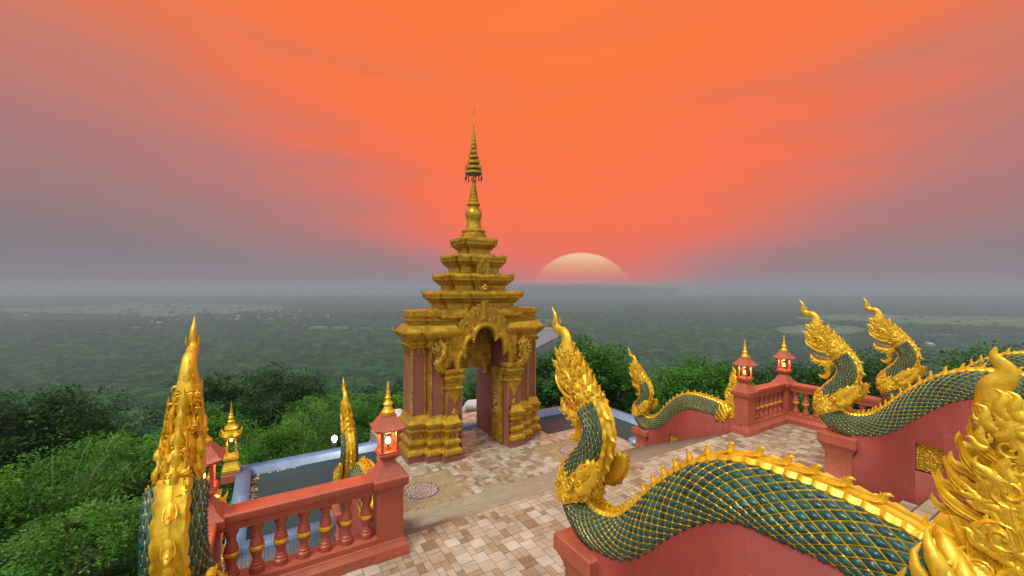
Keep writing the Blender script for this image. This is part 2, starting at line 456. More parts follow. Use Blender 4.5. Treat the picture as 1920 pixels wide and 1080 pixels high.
WATERF = Mat('river_water'); WATERF.set(Base_Color=(.19, .22, .24, 1), Roughness=.7, Specular_IOR_Level=.2); WATERF = WATERF.m
sheet('river', [(985, 668), (1010, 654), (1028, 644), (1046, 634), (1052, 622), (1048, 616), (1004, 614), (985, 640)], WATERF, 5.6, jit=.03, seed=50)
sheet('river', [(560, 614.6), (600, 616), (640, 616), (640, 614.6), (600, 613.4)], WATERF, 5.8, jit=.02, seed=51)

# far ridge standing in the mist below the sun
mb = MB(); d0 = 5600
cols = []
for k in range(150):
    px = 930 + k * 2.2
    e = min(1, k / 12) * min(1, (149 - k) / 55)
    hh = (7.5 + 1.6 * hnoise(k, 0, 6, 2) + 2.2 * hnoise(k, 0, 23, 5) - .018 * k) * e + (2.2 if 63 < k < 68 else 0)
    a = at(px, d0); b = at(px + 15, d0 + 500)
    top = zat(540 - hh, d0)
    cols.append([(a[0], a[1], VZ - 5), (a[0] + (b[0] - a[0]) * .5, a[1] + (b[1] - a[1]) * .5, VZ + (top - VZ) * .8), (b[0], b[1], top), (b[0] + 300, b[1] + 500, VZ - 5)])
mb.grid(np.array(cols))
HILL = plain('far_hill', (.05, .08, .05), .95, var=.4, sc=.01)
tag(put('hills', mb, HILL, smooth=180), kind='structure')

# ------------------------------------------------------------------ foliage
def crown_mb(seed, R, Hh, clumps, per, leaf, droop=.0, core=True, long=1.0, inner=.55):
    g = np.random.default_rng(seed)
    mbx = MB()
    Cs = []
    for k in range(clumps):
        th = g.uniform(0, 2 * pi); ph = math.asin(g.uniform(-.55, 1)); q = g.uniform(inner, 1.0)
        lump = 1 + .28 * mnoise.noise(Vector((cos(th) * 1.3, sin(th) * 1.3, ph * 1.5 + seed)))
        Cs.append((q * lump * R * cos(ph) * cos(th), q * lump * R * cos(ph) * sin(th), Hh * .5 * q * lump * sin(ph)))
    Cs = np.array(Cs); cr = R * .27
    n = clumps * per
    ci = np.repeat(np.arange(clumps), per)
    o = g.normal(0, 1, (n, 3)); o /= np.linalg.norm(o, axis=1)[:, None]; o[:, 2] *= .62
    o *= (g.uniform(.25, 1, (n, 1)) ** .6) * cr * g.uniform(.7, 1.25, (clumps, 1))[ci]
    c_ = Cs[ci] + o
    d = o / (np.linalg.norm(o, axis=1)[:, None] + 1e-6) + g.normal(0, .45, (n, 3)); d[:, 2] = d[:, 2] * .4 - droop
    d /= np.linalg.norm(d, axis=1)[:, None]
    up = g.normal(0, .45, (n, 3)) + (0, 0, 1)
    sd = np.cross(d, up); sd /= np.linalg.norm(sd, axis=1)[:, None]
    ll = leaf * g.uniform(.7, 1.35, (n, 1)) * long; ww = leaf * g.uniform(.22, .36, (n, 1))
    V = np.stack([c_, c_ + d * ll * .5 + sd * ww, c_ + d * ll, c_ + d * ll * .5 - sd * ww], 1).reshape(-1, 3)
    F = np.arange(n * 4).reshape(-1, 4)
    tint = np.clip(g.uniform(0, 1, clumps)[ci] * .55 + g.uniform(0, .45, n), 0, 1)
    mbx.add(V, F, 0, tint.tolist())
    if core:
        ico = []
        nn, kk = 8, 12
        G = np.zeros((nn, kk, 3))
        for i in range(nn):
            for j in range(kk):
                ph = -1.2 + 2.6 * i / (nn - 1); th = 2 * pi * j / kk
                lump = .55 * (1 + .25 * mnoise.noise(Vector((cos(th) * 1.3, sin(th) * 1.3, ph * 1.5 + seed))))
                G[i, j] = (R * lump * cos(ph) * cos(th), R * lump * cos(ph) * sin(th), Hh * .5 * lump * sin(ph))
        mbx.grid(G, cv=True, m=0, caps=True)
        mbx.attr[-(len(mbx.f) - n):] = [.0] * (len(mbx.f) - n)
    return mbx

# distant forest: one mass, too many crowns to count
src = []
for k in range(5):
    cm = crown_mb(100 + k, 1.0, 1.25, 26, 26, .22, core=True, inner=.6)
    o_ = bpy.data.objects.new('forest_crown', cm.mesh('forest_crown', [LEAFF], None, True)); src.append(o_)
fcol = bpy.data.collections.new('forest_crowns')
for o_ in src: fcol.objects.link(o_)
def in_poly(x, y, P):
    c_ = False; j = len(P) - 1
    for i in range(len(P)):
        if (P[i][1] > y) != (P[j][1] > y) and x < (P[j][0] - P[i][0]) * (y - P[i][1]) / (P[j][1] - P[i][1]) + P[i][0]: c_ = not c_
        j = i
    return c_
VILPX = [[(18, 594), (88, 594), (88, 607), (18, 607)], [(276, 600), (352, 600), (352, 618), (276, 618)], [(395, 585), (562, 585), (562, 609), (395, 609)], [(566, 586), (646, 586), (646, 600), (566, 600)], [(555, 612), (645, 612), (645, 624), (555, 624)], [(1725, 650), (1765, 650), (1765, 662), (1725, 662)]]
RIVPX = [(970, 684), (1012, 670), (1036, 658), (1056, 645), (1060, 624), (1052, 613), (1000, 611), (970, 640)]
pts, scs, tn = [], [], []
rr = random.Random(11)
d = 72.0
while d < 7500:
    step = 9.6 if d < 900 else 10 + (d - 900) * .0085
    hw = d * 1.42
    n_ = int(2 * hw / step)
    for k in range(n_):
        X = -hw + (k + rr.uniform(0, 1)) * step; dd = d + rr.uniform(-.5, .5) * step
        px, = (960 + F_PX * X / dd,)
        if abs(px - 960) > 1060: continue
        x, y = X * CS + dd * SN, -X * SN + dd * CS
        z = ground_z(x, y)
        py = 540 + F_PX * (CAM_Z - z) / dd
        if d > 900:
            if in_poly(px, py, RIVPX): continue
            if rr.random() < .8 and any(in_poly(px, py, q) for q in VILPX): continue
            if rr.random() > .012 and any(in_poly(px, py, q) for q in FIELDS): continue
        s_ = rr.uniform(4.2, 8.6) * (1 if d < 900 else 1 + (d - 900) * .0006) * (1.15 if rr.random() < .1 else 1)
        if d < 200: s_ *= .55 + .45 * d / 200
        pts.append((x, y, z + s_ * rr.uniform(.25, 1.45) - (2.2 if d < 90 else 0))); scs.append(s_); tn.append(rr.random())
    d += step * .86
me = bpy.data.meshes.new('forest'); me.from_pydata(pts, [], [])
a = me.attributes.new('sc', 'FLOAT', 'POINT'); a.data.foreach_set('value', scs)
a = me.attributes.new('rz', 'FLOAT', 'POINT'); a.data.foreach_set('value', [q * 6.28 for q in tn])
fo = bpy.data.objects.new('forest', me); COL.objects.link(fo); tag(fo, kind='stuff')
me.materials.append(LEAFF)
ng = bpy.data.node_groups.new('forest_scatter', 'GeometryNodeTree')
ng.interface.new_socket('Geometry', in_out='INPUT', socket_type='NodeSocketGeometry')
ng.interface.new_socket('Geometry', in_out='OUTPUT', socket_type='NodeSocketGeometry')
gi = ng.nodes.new('NodeGroupInput'); go = ng.nodes.new('NodeGroupOutput')
m2p = ng.nodes.new('GeometryNodeMeshToPoints'); ip = ng.nodes.new('GeometryNodeInstanceOnPoints')
ci = ng.nodes.new('GeometryNodeCollectionInfo'); ci.inputs['Collection'].default_value = fcol; ci.inputs['Separate Children'].default_value = True; ci.inputs['Reset Children'].default_value = True
ri = ng.nodes.new('FunctionNodeRandomValue'); ri.data_type = 'INT'; ri.inputs[4].default_value = 0; ri.inputs[5].default_value = 4
na = ng.nodes.new('GeometryNodeInputNamedAttribute'); na.data_type = 'FLOAT'; na.inputs[0].default_value = 'sc'
nb = ng.nodes.new('GeometryNodeInputNamedAttribute'); nb.data_type = 'FLOAT'; nb.inputs[0].default_value = 'rz'
cx = ng.nodes.new('ShaderNodeCombineXYZ')
lk = ng.links.new
lk(gi.outputs[0], m2p.inputs[0]); lk(m2p.outputs[0], ip.inputs['Points']); lk(ci.outputs[0], ip.inputs['Instance'])
ip.inputs['Pick Instance'].default_value = True; lk(ri.outputs[2], ip.inputs['Instance Index'])
lk(na.outputs[0], ip.inputs['Scale']); lk(nb.outputs[0], cx.inputs[2]); lk(cx.outputs[0], ip.inputs['Rotation'])
lk(ip.outputs[0], go.inputs[0])
md = fo.modifiers.new('scatter', 'NODES'); md.node_group = ng
print('forest points', len(pts))

# air over the valley
mb = MB(); mb.box(-46000, 46000, -46000, 46000, VZ - 40, 62)
HZ = bpy.data.materials.new('valley_haze'); HZ.use_nodes = True; HZ.node_tree.nodes.clear()
pv = HZ.node_tree.nodes.new('ShaderNodeVolumePrincipled'); ho = HZ.node_tree.nodes.new('ShaderNodeOutputMaterial')
pv.inputs['Density'].default_value = HAZE = 2.8e-4; pv.inputs['Color'].default_value = (.46, .575, .64, 1); pv.inputs['Anisotropy'].default_value = 0
HZ.node_tree.links.new(pv.outputs[0], ho.inputs['Volume'])
hz = put('haze', mb, HZ, smooth=None); tag(hz, kind='stuff')
HZ.cycles.homogeneous_volume = True

# village far below
hm = MB(); hm.box(-5, 5, -4, 4, 0, 3.4, 0)
hm.add([(-5.8, -4.8, 3.2), (5.8, -4.8, 3.2), (5.8, 4.8, 3.2), (-5.8, 4.8, 3.2), (-5.8, 0, 6), (5.8, 0, 6)], [[0, 1, 5, 4], [2, 3, 4, 5], [1, 2, 5], [3, 0, 4], [3, 2, 1, 0]], 1)
ROOFW = plain('pale_metal_roof', (.48, .50, .52), .5, var=.1); ROOFR = plain('faded_red_roof', (.28, .15, .12), .8); WALLH = plain('house_wall', (.6, .58, .54), .8)
hme = hm.mesh('village_house', [WALLH, ROOFW], None); hmr = hm.mesh('village_house', [WALLH, ROOFR], None)
rr = random.Random(5)
CLU = [('at the far left edge', 'white', [(rr.gauss(50, 18), rr.uniform(596, 601)) for _ in range(6)]),
       ('left of the tall golden crest', 'white', [(rr.uniform(285, 342), rr.uniform(603, 611)) for _ in range(9)]),
       ('in the central village', 'grey', [(rr.uniform(400, 556), rr.uniform(587, 603)) for _ in range(15)]),
       ('around the water tower', 'pale', [(rr.uniform(572, 640), rr.uniform(588, 594)) for _ in range(5)])]
ORD = 'first second third fourth fifth sixth seventh eighth ninth tenth eleventh twelfth thirteenth fourteenth fifteenth'.split()
for where, colr, ps in CLU + [('', '', [(1743, 653), (1352, 588)])]:
    ps.sort()
    for i, (px, py) in enumerate(ps):
        x, y = valley_pt(px, py); r_ = rr.random() < .22 and where
        o = put('village_house', hmr if r_ else hme, None, loc=(x, y, VZ + 5 + rr.uniform(0, 3)))
        o.rotation_euler.z = rr.uniform(0, 3); k = rr.uniform(1.2, 2.2) ; o.scale = (k * 1.3, k, k)
        if px > 1500: l_ = 'lone white roofed building in dark trees at far right of the plain'
        elif px > 1000: l_ = 'lone pale building in the misty plain right of the sun'
        else: l_ = f"small house with {'faded red' if r_ else colr} roof, {ORD[i]} from left {where}"
        tag(o, l_, 'house', 'houses in the distant valley')
x, y = valley_pt(565, 592); tw = thing('water_tower', (x, y, VZ), 'tall white water tower rising over the distant village', 'water tower')
mb = MB().lathe([(2.2, 0), (1.8, 32)], seg=12); put('column', mb, WHITE, tw)
mb = MB().lathe([(2, 32), (6, 36), (6.5, 41), (2, 44)], seg=12); put('tank', mb, WHITE, tw)
x, y = valley_pt(615, 596); tw = thing('pagoda', (x, y, VZ), 'slim white pagoda spire among trees in the distant valley', 'pagoda')
mb = MB().lathe([(9, 0), (8, 6), (6, 9), (5, 16), (2.5, 20), (1.2, 30), (.3, 40)], seg=12); put('spire', mb, WHITE, tw)
p0 = valley_pt(1012, 621); p1 = valley_pt(1048, 624)
br = thing('bridge', (p0[0], p0[1], VZ + 6), 'pale low bridge crossing the far river bend', 'bridge', rz=math.atan2(p1[1] - p0[1], p1[0] - p0[0]))
LB = math.hypot(p1[0] - p0[0], p1[1] - p0[1])
CONC = plain('pale_concrete', (.55, .54, .52), .8)
mb = MB().box(0, LB, -4, 4, 9, 10.6); put('deck', mb, CONC, br)
for k in range(6):
    put('pier', MB().box(LB * (k + .5) / 6 - 1.2, LB * (k + .5) / 6 + 1.2, -3, 3, -6, 9.0), CONC, br)

# ------------------------------------------------------------------ floors, stairs, pool
ZL = -1.51
def tilemat(name, stops, bump_=.002):
    m = Mat(name); at_ = m.n('ShaderNodeAttribute', attribute_name='tint'); v = m.coord()
    n1_ = m.noise(2.6, 5, v, .6); n2_ = m.noise(30, 4, v, .65); n3_ = m.noise(.5, 3, v)
    k = m.math('ADD', at_.outputs['Fac'], m.math('MULTIPLY', m.math('SUBTRACT', n2_, .5), .35))
    col = m.ramp(k, stops)
    dirt = m.ramp(m.math('ADD', m.math('MULTIPLY', n1_, .6), m.math('MULTIPLY', n3_, .4)), [(.38, (.72, .68, .62, 1)), (.6, (1, 1, 1, 1))])
    col = m.mix(1.0, col, dirt, 'MULTIPLY')
    m.set(Base_Color=col, Roughness=m.math('ADD', m.math('MULTIPLY', n1_, .35), .18), Specular_IOR_Level=.3)
    m.bump(n2_, bump_, .5); return m.m
TILE = tilemat('stone_mosaic_tile', [(0, (.28, .20, .12, 1)), (.2, (.37, .28, .17, 1)), (.4, (.47, .36, .23, 1)), (.5, (.40, .36, .26, 1)), (.62, (.47, .42, .31, 1)), (.78, (.54, .47, .36, 1)), (1, (.60, .54, .44, 1))])
STEPT = tilemat('step_tile', [(0, (.42, .33, .21, 1)), (.5, (.54, .44, .30, 1)), (1, (.62, .54, .42, 1))])
YTILE = tilemat('yellow_mosaic_tile', [(0, (.46, .36, .18, 1)), (1, (.58, .47, .27, 1))])
GROUT = plain('grout', (.22, .18, .14), .9)
def tiles(mbx, u0, u1, v0, v1, cell, z, seed, m=0, gap=.006, skip=None, big=True):
    rr = random.Random(seed); nu, nv = int(round((u1 - u0) / cell)), int(round((v1 - v0) / cell))
    cu, cv_ = (u1 - u0) / nu, (v1 - v0) / nv
    used = set(); V = []; F = []; T = []
    for j in range(nv):
        for i in range(nu):
            if (i, j) in used: continue
            opts = [(2, 2)] * 5 + [(2, 1)] * 3 + [(1, 2)] * 3 + [(1, 1)] * 2 if big else [(1, 1)]
            rr.shuffle(opts)
            for a, b in opts + [(1, 1)]:
                if i + a <= nu and j + b <= nv and all((i + p, j + q) not in used for p in range(a) for q in range(b)): break
            for p in range(a):
                for q in range(b): used.add((i + p, j + q))
            x0, x1, y0, y1 = u0 + i * cu, u0 + (i + a) * cu, v0 + j * cv_, v0 + (j + b) * cv_
            if skip and skip((x0 + x1) / 2, (y0 + y1) / 2): continue
            g = gap / 2; n0 = len(V)
            dz = rr.uniform(0, .0015)
            V += [(x0 + g, y0 + g, z + dz), (x1 - g, y0 + g, z + dz), (x1 - g, y1 - g, z + dz), (x0 + g, y1 - g, z + dz)]
            F.append([n0, n0 + 1, n0 + 2, n0 + 3]); T.append((.55 + .45 * rr.random()) if (a * b == 4 and rr.random() < .6) else rr.random() * .85)
    mbx.add(V, F, m, T)
# landing
LV0, LV1 = 2.4, 5.87
mb = MB(); mb.box(-.9, 12.5, LV0, LV1, -4.6, -.005, 1); tiles(mb, -.85, 12.45, LV0, LV1 - .01, .10, 0, 1)
tag(put('landing_floor', mb, [TILE, GROUT], smooth=None, attr=True), kind='structure')
# upper stairs climbing back towards the view point
mb = MB()
for k in range(9):
    v1 = LV0 - k * .3; z = .155 * (k + 1)
    for (u0, u1) in ((-.25, 2.72), (3.24, 8.85), (9.37, 11.95)):
        mb.box(u0, u1, v1 - .3, v1, z - .3 if k else -.5, z, 1); tiles(mb, u0 + .02, u1 - .02, v1 - .29, v1 - .02, .14, z + .004, 20 + k)
tag(put('upper_stairs', mb, [STEPT, GROUT], smooth=None, attr=True), kind='structure')
mb = MB(); mb.box(-.7, 12.3, -3.5, LV0 - 2.7 - .002, -.5, 1.395, 1)
tag(put('upper_terrace', mb, [STEPT, GROUT], smooth=None, attr=True), kind='structure')
# lower flight
mb = MB(); NS = 10; run = (9.2 - LV1) / NS
for k in range(NS):
    z = -.151 * (k + 1); v0 = LV1 + k * run
    if k == NS - 1: break
    mb.box(1.45, 10.16, v0, v0 + run, -4.6, z - .005, 1)
    tiles(mb, 1.46, 10.15, v0 + .01, v0 + run - .085, .082, z, 40 + k)
    for q in range(3):
        mb.box(1.46, 10.15, v0 + run - .08 + q * .027, v0 + run - .062 + q * .027, z - .004, z + .004, 2 if q != 1 else 0, .3)
tag(put('stairs', mb, [STEPT, GROUT, plain('step_nosing', (.44, .36, .24), .7)], smooth=None, attr=True), kind='structure')
# lower terrace with two mosaic squares
MED = [(3.35, 9.97), (8.25, 9.97)]
inm = lambda x, y: any(abs(x - a) < .98 and abs(y - b) < .78 for a, b in MED)
mb = MB(); mb.box(1.25, 10.35, 9.2 - run, 11.52, -4.6, ZL - .005, 1); tiles(mb, 1.27, 10.33, 9.2 - run + .01, 11.5, .10, ZL, 90, skip=inm)
mb.box(3.2, 8.45, 11.52, 15.2, -4.6, ZL - .005, 1); tiles(mb, 3.22, 8.43, 11.53, 15.18, .10, ZL, 91)
for a, b in MED: tiles(mb, a - .99, a + .99, b - .79, b + .79, .075, ZL, 95, m=2, big=False, gap=.012)
tag(put('lower_terrace', mb, [TILE, GROUT, YTILE], smooth=None, attr=True), kind='structure')
MEDM = Mat('medallion_stone'); v = MEDM.coord()
sx = MEDM.n('ShaderNodeSeparateXYZ'); MEDM.l(v, sx.inputs[0])
r_ = MEDM.n('ShaderNodeVectorMath', operation='LENGTH'); MEDM.l(v, r_.inputs[0])
an_ = MEDM.math('ARCTAN2', sx.outputs[1], sx.outputs[0])
pet = MEDM.math('MULTIPLY', MEDM.math('SINE', MEDM.math('MULTIPLY', an_, 12)), MEDM.math('SINE', MEDM.math('MULTIPLY', r_.outputs['Value'], 60)))
MEDM.set(Base_Color=MEDM.ramp(MEDM.math('ADD', MEDM.math('MULTIPLY', pet, .35), MEDM.noise(9, 4, v)), [(.3, (.17, .11, .09, 1)), (.5, (.36, .26, .20, 1)), (.75, (.5, .42, .36, 1))]), Roughness=.5); MEDM = MEDM.m
for i, (a, b) in enumerate(MED):
    t_ = thing('floor_medallion', (a, b, ZL + .006), 'round carved stone medallion in yellow tiles, ' + ('left, beside the foreground lantern post' if i == 0 else 'right, mostly behind the big serpent neck'), 'floor medallion', 'stone medallions in the lower terrace')
    mb = MB().lathe([(.001, .004), (.2, .008), (.36, .006), (.40, .004)], seg=48); put('disc', mb, MEDM, t_)
    mb = MB().lathe([(.40, 0), (.405, .012), (.43, .012), (.435, 0)], seg=48); put('ring', mb, STEEL, t_)
# yard beside the flight, below the landing
YM = Mat('grey_blue_mosaic'); v = YM.coord(); bk = YM.n('ShaderNodeTexBrick'); bk.offset = 0
bk.inputs['Scale'].default_value = 1; bk.inputs['Brick Width'].default_value = .06; bk.inputs['Row Height'].default_value = .06; bk.inputs['Mortar Size'].default_value = .005
bk.inputs['Color1'].default_value = (.05, .12, .17, 1); bk.inputs['Color2'].default_value = (.13, .20, .20, 1); bk.inputs['Mortar'].default_value = (.28, .33, .34, 1); YM.l(v, bk.inputs[0])
YM.set(Base_Color=bk.outputs[0], Roughness=.3); YARD = YM.m
mb = MB(); mb.box(-1.3, 1.44, LV1 + .01, 9.3, -4.6, -1.46); mb.box(10.17, 12.9, LV1 + .01, 9.3, -4.6, -1.46)
tag(put('yard', mb, YARD, smooth=None), kind='structure')

# pool
BT = Mat('blue_mosaic'); v = BT.coord(); bk = BT.n('ShaderNodeTexBrick'); bk.offset = 0
bk.inputs['Scale'].default_value = 1; bk.inputs['Brick Width'].default_value = .05; bk.inputs['Row Height'].default_value = .05; bk.inputs['Mortar Size'].default_value = .004
bk.inputs['Color1'].default_value = (.05, .15, .36, 1); bk.inputs['Color2'].default_value = (.10, .24, .48, 1); bk.inputs['Mortar'].default_value = (.30, .38, .48, 1); BT.l(v, bk.inputs[0])
BT.set(Base_Color=BT.mix(.35, bk.outputs[0], BT.ramp(BT.noise(4, 4, v), [(.3, (.05, .15, .34, 1)), (.7, (.25, .38, .55, 1))])), Roughness=.3); BT = BT.m
PX0, PX1, PY0, PY1 = -.36, 12.0, 9.62, 13.40
mb = MB(); zr = -1.40; t_ = .34
mb.box(PX0 - t_, PX1 + t_, PY1, PY1 + t_, -4.4, zr); mb.box(PX0 - t_, PX0, PY0, PY1, -4.4, zr); mb.box(PX1, PX1 + t_, PY0, PY1, -4.4, zr)
mb.box(PX0 - t_, 1.25, PY0 - .3, PY0, -4.4, zr); mb.box(10.35, PX1 + t_, PY0 - .3, PY0, -4.4, zr)
pr = put('pool_rim', mb, BT, smooth=None); tag(pr, 'pale blue mosaic tiled rim around the dark pool', 'pool rim')
WT = Mat('pool_water'); v = WT.coord(); WT.set(Base_Color=(.032, .066, .072, 1), Roughness=.2, Specular_IOR_Level=.05); WT.bump(WT.noise(1.6, 3, v), .01, .35); WT = WT.m
mb = MB().add([(PX0, PY0, -1.60), (PX1, PY0, -1.60), (PX1, PY1, -1.60), (PX0, PY1, -1.60)], [[0, 1, 2, 3]])
tag(put('pool_water', mb, WT, smooth=None), kind='structure')
mb = MB(); rr = random.Random(3)
for k in range(120):
    if k < 90: x, y = PX0 + .03 + abs(rr.gauss(0, .07)), rr.uniform(PY0 + 1.5, PY1 - .1)
    else: x, y = rr.uniform(PX0, .9), PY1 - .04 - abs(rr.gauss(0, .05))
    q = rr.uniform(.015, .04); a = rr.uniform(0, 6)
    n0 = [(x + q * cos(a + i * 1.2566), y + q * sin(a + i * 1.2566), -1.592 + (.006 if i % 2 else 0)) for i in range(5)]
    mb.add(n0, [[0, 1, 2, 3, 4]], rr.randrange(4))
tag(put('floating_petals', mb, [plain('pink_petal', (.6, .12, .2)), plain('yellow_petal', (.7, .5, .08)), plain('white_petal', (.7, .68, .62)), plain('leaf_litter', (.12, .2, .05))], smooth=None), kind='stuff')

# ------------------------------------------------------------------ balustrades and lantern posts
BAL = [(.001, .27), (.075, .27), (.08, .30), (.078, .335), (.062, .35), (.066, .37), (.05, .385), (.054, .40), (.044, .42), (.05, .45), (.064, .49), (.075, .53), (.075, .575), (.07, .62), (.058, .655), (.046, .69), (.052, .705), (.044, .72), (.054, .735), (.048, .75), (.066, .77), (.074, .80), (.076, .86), (.001, .86)]
bal_me = MB().lathe(BAL, seg=20).mesh('baluster', [RED], 40)
ring_me = MB().lathe([(.0775, .535), (.083, .545), (.083, .572), (.0775, .582)], seg=20).mesh('gold_band', [GLANT], 40)
def balustrade(p, length, rz, n, label, group='red balustrades round the landing'):
    t_ = thing('balustrade', (p[0], p[1], 0), label, 'balustrade', group, rz)
    pl = [(0, -1), (length, -1), (length, 1), (0, 1)]
    mb = MB()
    def bar(prof):
        G = []
        for h, z in prof: G.append([(0, -h, z), (length, -h, z), (length, h, z), (0, h, z)])
        mb.grid(np.array(G), cv=True, caps=True)
    bar([(.20, -.02), (.20, .12), (.185, .135), (.15, .17), (.145, .19), (.13, .20), (.13, .265), (.12, .27)]); put('base_rail', mb, RED, t_)
    mb = MB(); bar([(.10, .86), (.10, .90), (.115, .91), (.115, .935), (.13, .95), (.14, .965), (.14, 1.045), (.125, 1.058)]); put('handrail', mb, RED, t_)
    for k in range(n):
        b_ = put('baluster', bal_me, None, t_, loc=(length * (k + .5) / n, 0, 0)); put('gold_band', ring_me, None, b_)
    return t_
balustrade((-.47, 5.67), 1.735, 0, 7, 'red balustrade with seven gold banded balusters in the left foreground, between two lantern posts')
balustrade((10.345, 5.67), 1.57, 0, 7, 'short red balustrade between the two glowing lantern posts on the right')
balustrade((-.6, 3.60), 1.90, pi / 2, 8, 'red parapet balustrade running back beside the left foreground serpent')
balustrade((12.08, 3.60), 1.90, pi / 2, 8, 'red balustrade on the right, behind the neck of the large right serpent')

def roof_sq(mbx, rings, m=0):
    """rings: (half width, z, corner lift); eight points a ring so that the corners turn up"""
    G = []
    for h, z, l_ in rings:
        r8 = []
        for i in range(4):
            a = pi / 4 + i * pi / 2; b = a + pi / 4
            r8.append((h * 1.414 * cos(a), h * 1.414 * sin(a), z + l_))
            for f in (-.5, 0, .5):
                r8.append((h * (cos(b) - f * sin(b)), h * (sin(b) + f * cos(b)), z + l_ * f * f * .5))
        G.append(r8)
    return mbx.grid(np.array(G), cv=True, caps=True, m=m)
def make_post():
    r = thing('lantern_post', (0, 0, 0), 'x', 'lantern post', 'red lantern posts on the balustrades')
    put('plinth', MB().sq([(.225, -.02), (.225, .13), (.215, .145), (.185, .18), (.182, .20), (.165, .22)]), RED, r)
    put('shaft', MB().sq([(.165, .21), (.165, .88)]), RED, r)
    put('cap', MB().sq([(.165, .87), (.175, .89), (.19, .92), (.215, .945), (.225, .96), (.225, 1.045), (.21, 1.06), (.19, 1.075), (.185, 1.09), (.165, 1.105), (.155, 1.12), (.12, 1.19), (.085, 1.235), (.08, 1.245)]), RED, r)
    put('lantern_tray', MB().sq([(.08, 1.24), (.08, 1.27), (.10, 1.29), (.135, 1.325), (.15, 1.34), (.15, 1.355), (.135, 1.36), (.135, 1.385), (.12, 1.39)]), RED, r)
    for sx in (-1, 1):
        for sy in (-1, 1): put('corner_post', MB().box(sx * .10 - .018, sx * .10 + .018, sy * .10 - .018, sy * .10 + .018, 1.385, 1.655), RED, r)
    rf = MB(); roof_sq(rf, [(.12, 1.645, 0), (.15, 1.655, 0), (.198, 1.675, .018), (.206, 1.692, .026), (.175, 1.72, .010), (.145, 1.775, 0), (.105, 1.835, 0), (.095, 1.85, 0), (.095, 1.872, 0)])
    put('roof', rf, RED, r)
    put('finial', MB().lathe([(.085, 1.868), (.092, 1.885), (.092, 1.91), (.078, 1.92), (.058, 1.955), (.05, 1.985), (.062, 2.0), (.068, 2.015), (.055, 2.03), (.038, 2.05), (.032, 2.075), (.04, 2.085), (.042, 2.10), (.028, 2.12), (.022, 2.15), (.028, 2.16), (.024, 2.185), (.017, 2.21), (.021, 2.235), (.02, 2.25), (.012, 2.29), (.003, 2.325)], seg=16), GLANT, r)
    lamp = put('lamp', MB().lathe([(.002, 1.46), (.02, 1.465), (.034, 1.485), (.038, 1.51), (.032, 1.535), (.015, 1.552), (.002, 1.555)], seg=14), BULB, r, smooth=180)
    put('lamp_socket', MB().lathe([(.03, 1.385), (.03, 1.40), (.016, 1.41), (.016, 1.462)], seg=12), STEEL, r)
    ld = bpy.data.lights.new('lantern_glow', 'POINT'); ld.energy = 14; ld.color = (1, .33, .08); ld.shadow_soft_size = .04
    lo = bpy.data.objects.new('lantern_glow', ld); COL.objects.link(lo); lo.parent = r; lo.location = (0, 0, 1.59)
    return r
post = make_post()
plist = [((1.43, 5.67, 0), 'red lantern post at the right end of the foreground balustrade, left of the gate'),
         ((-.62, 5.67, 0), 'red lantern post half hidden behind the tall left foreground serpent crest'),
         ((10.18, 5.67, 0), 'glowing red lantern post at the tail of the complete small serpent'),
         ((12.08, 5.67, 0), 'glowing red lantern post at the balustrade corner, rightmost of all lantern posts')]
for i, (p, l_) in enumerate(plist):
    if i == 0: post.location = p; post['label'] = l_
    else: copy_tree(post, p, l_)

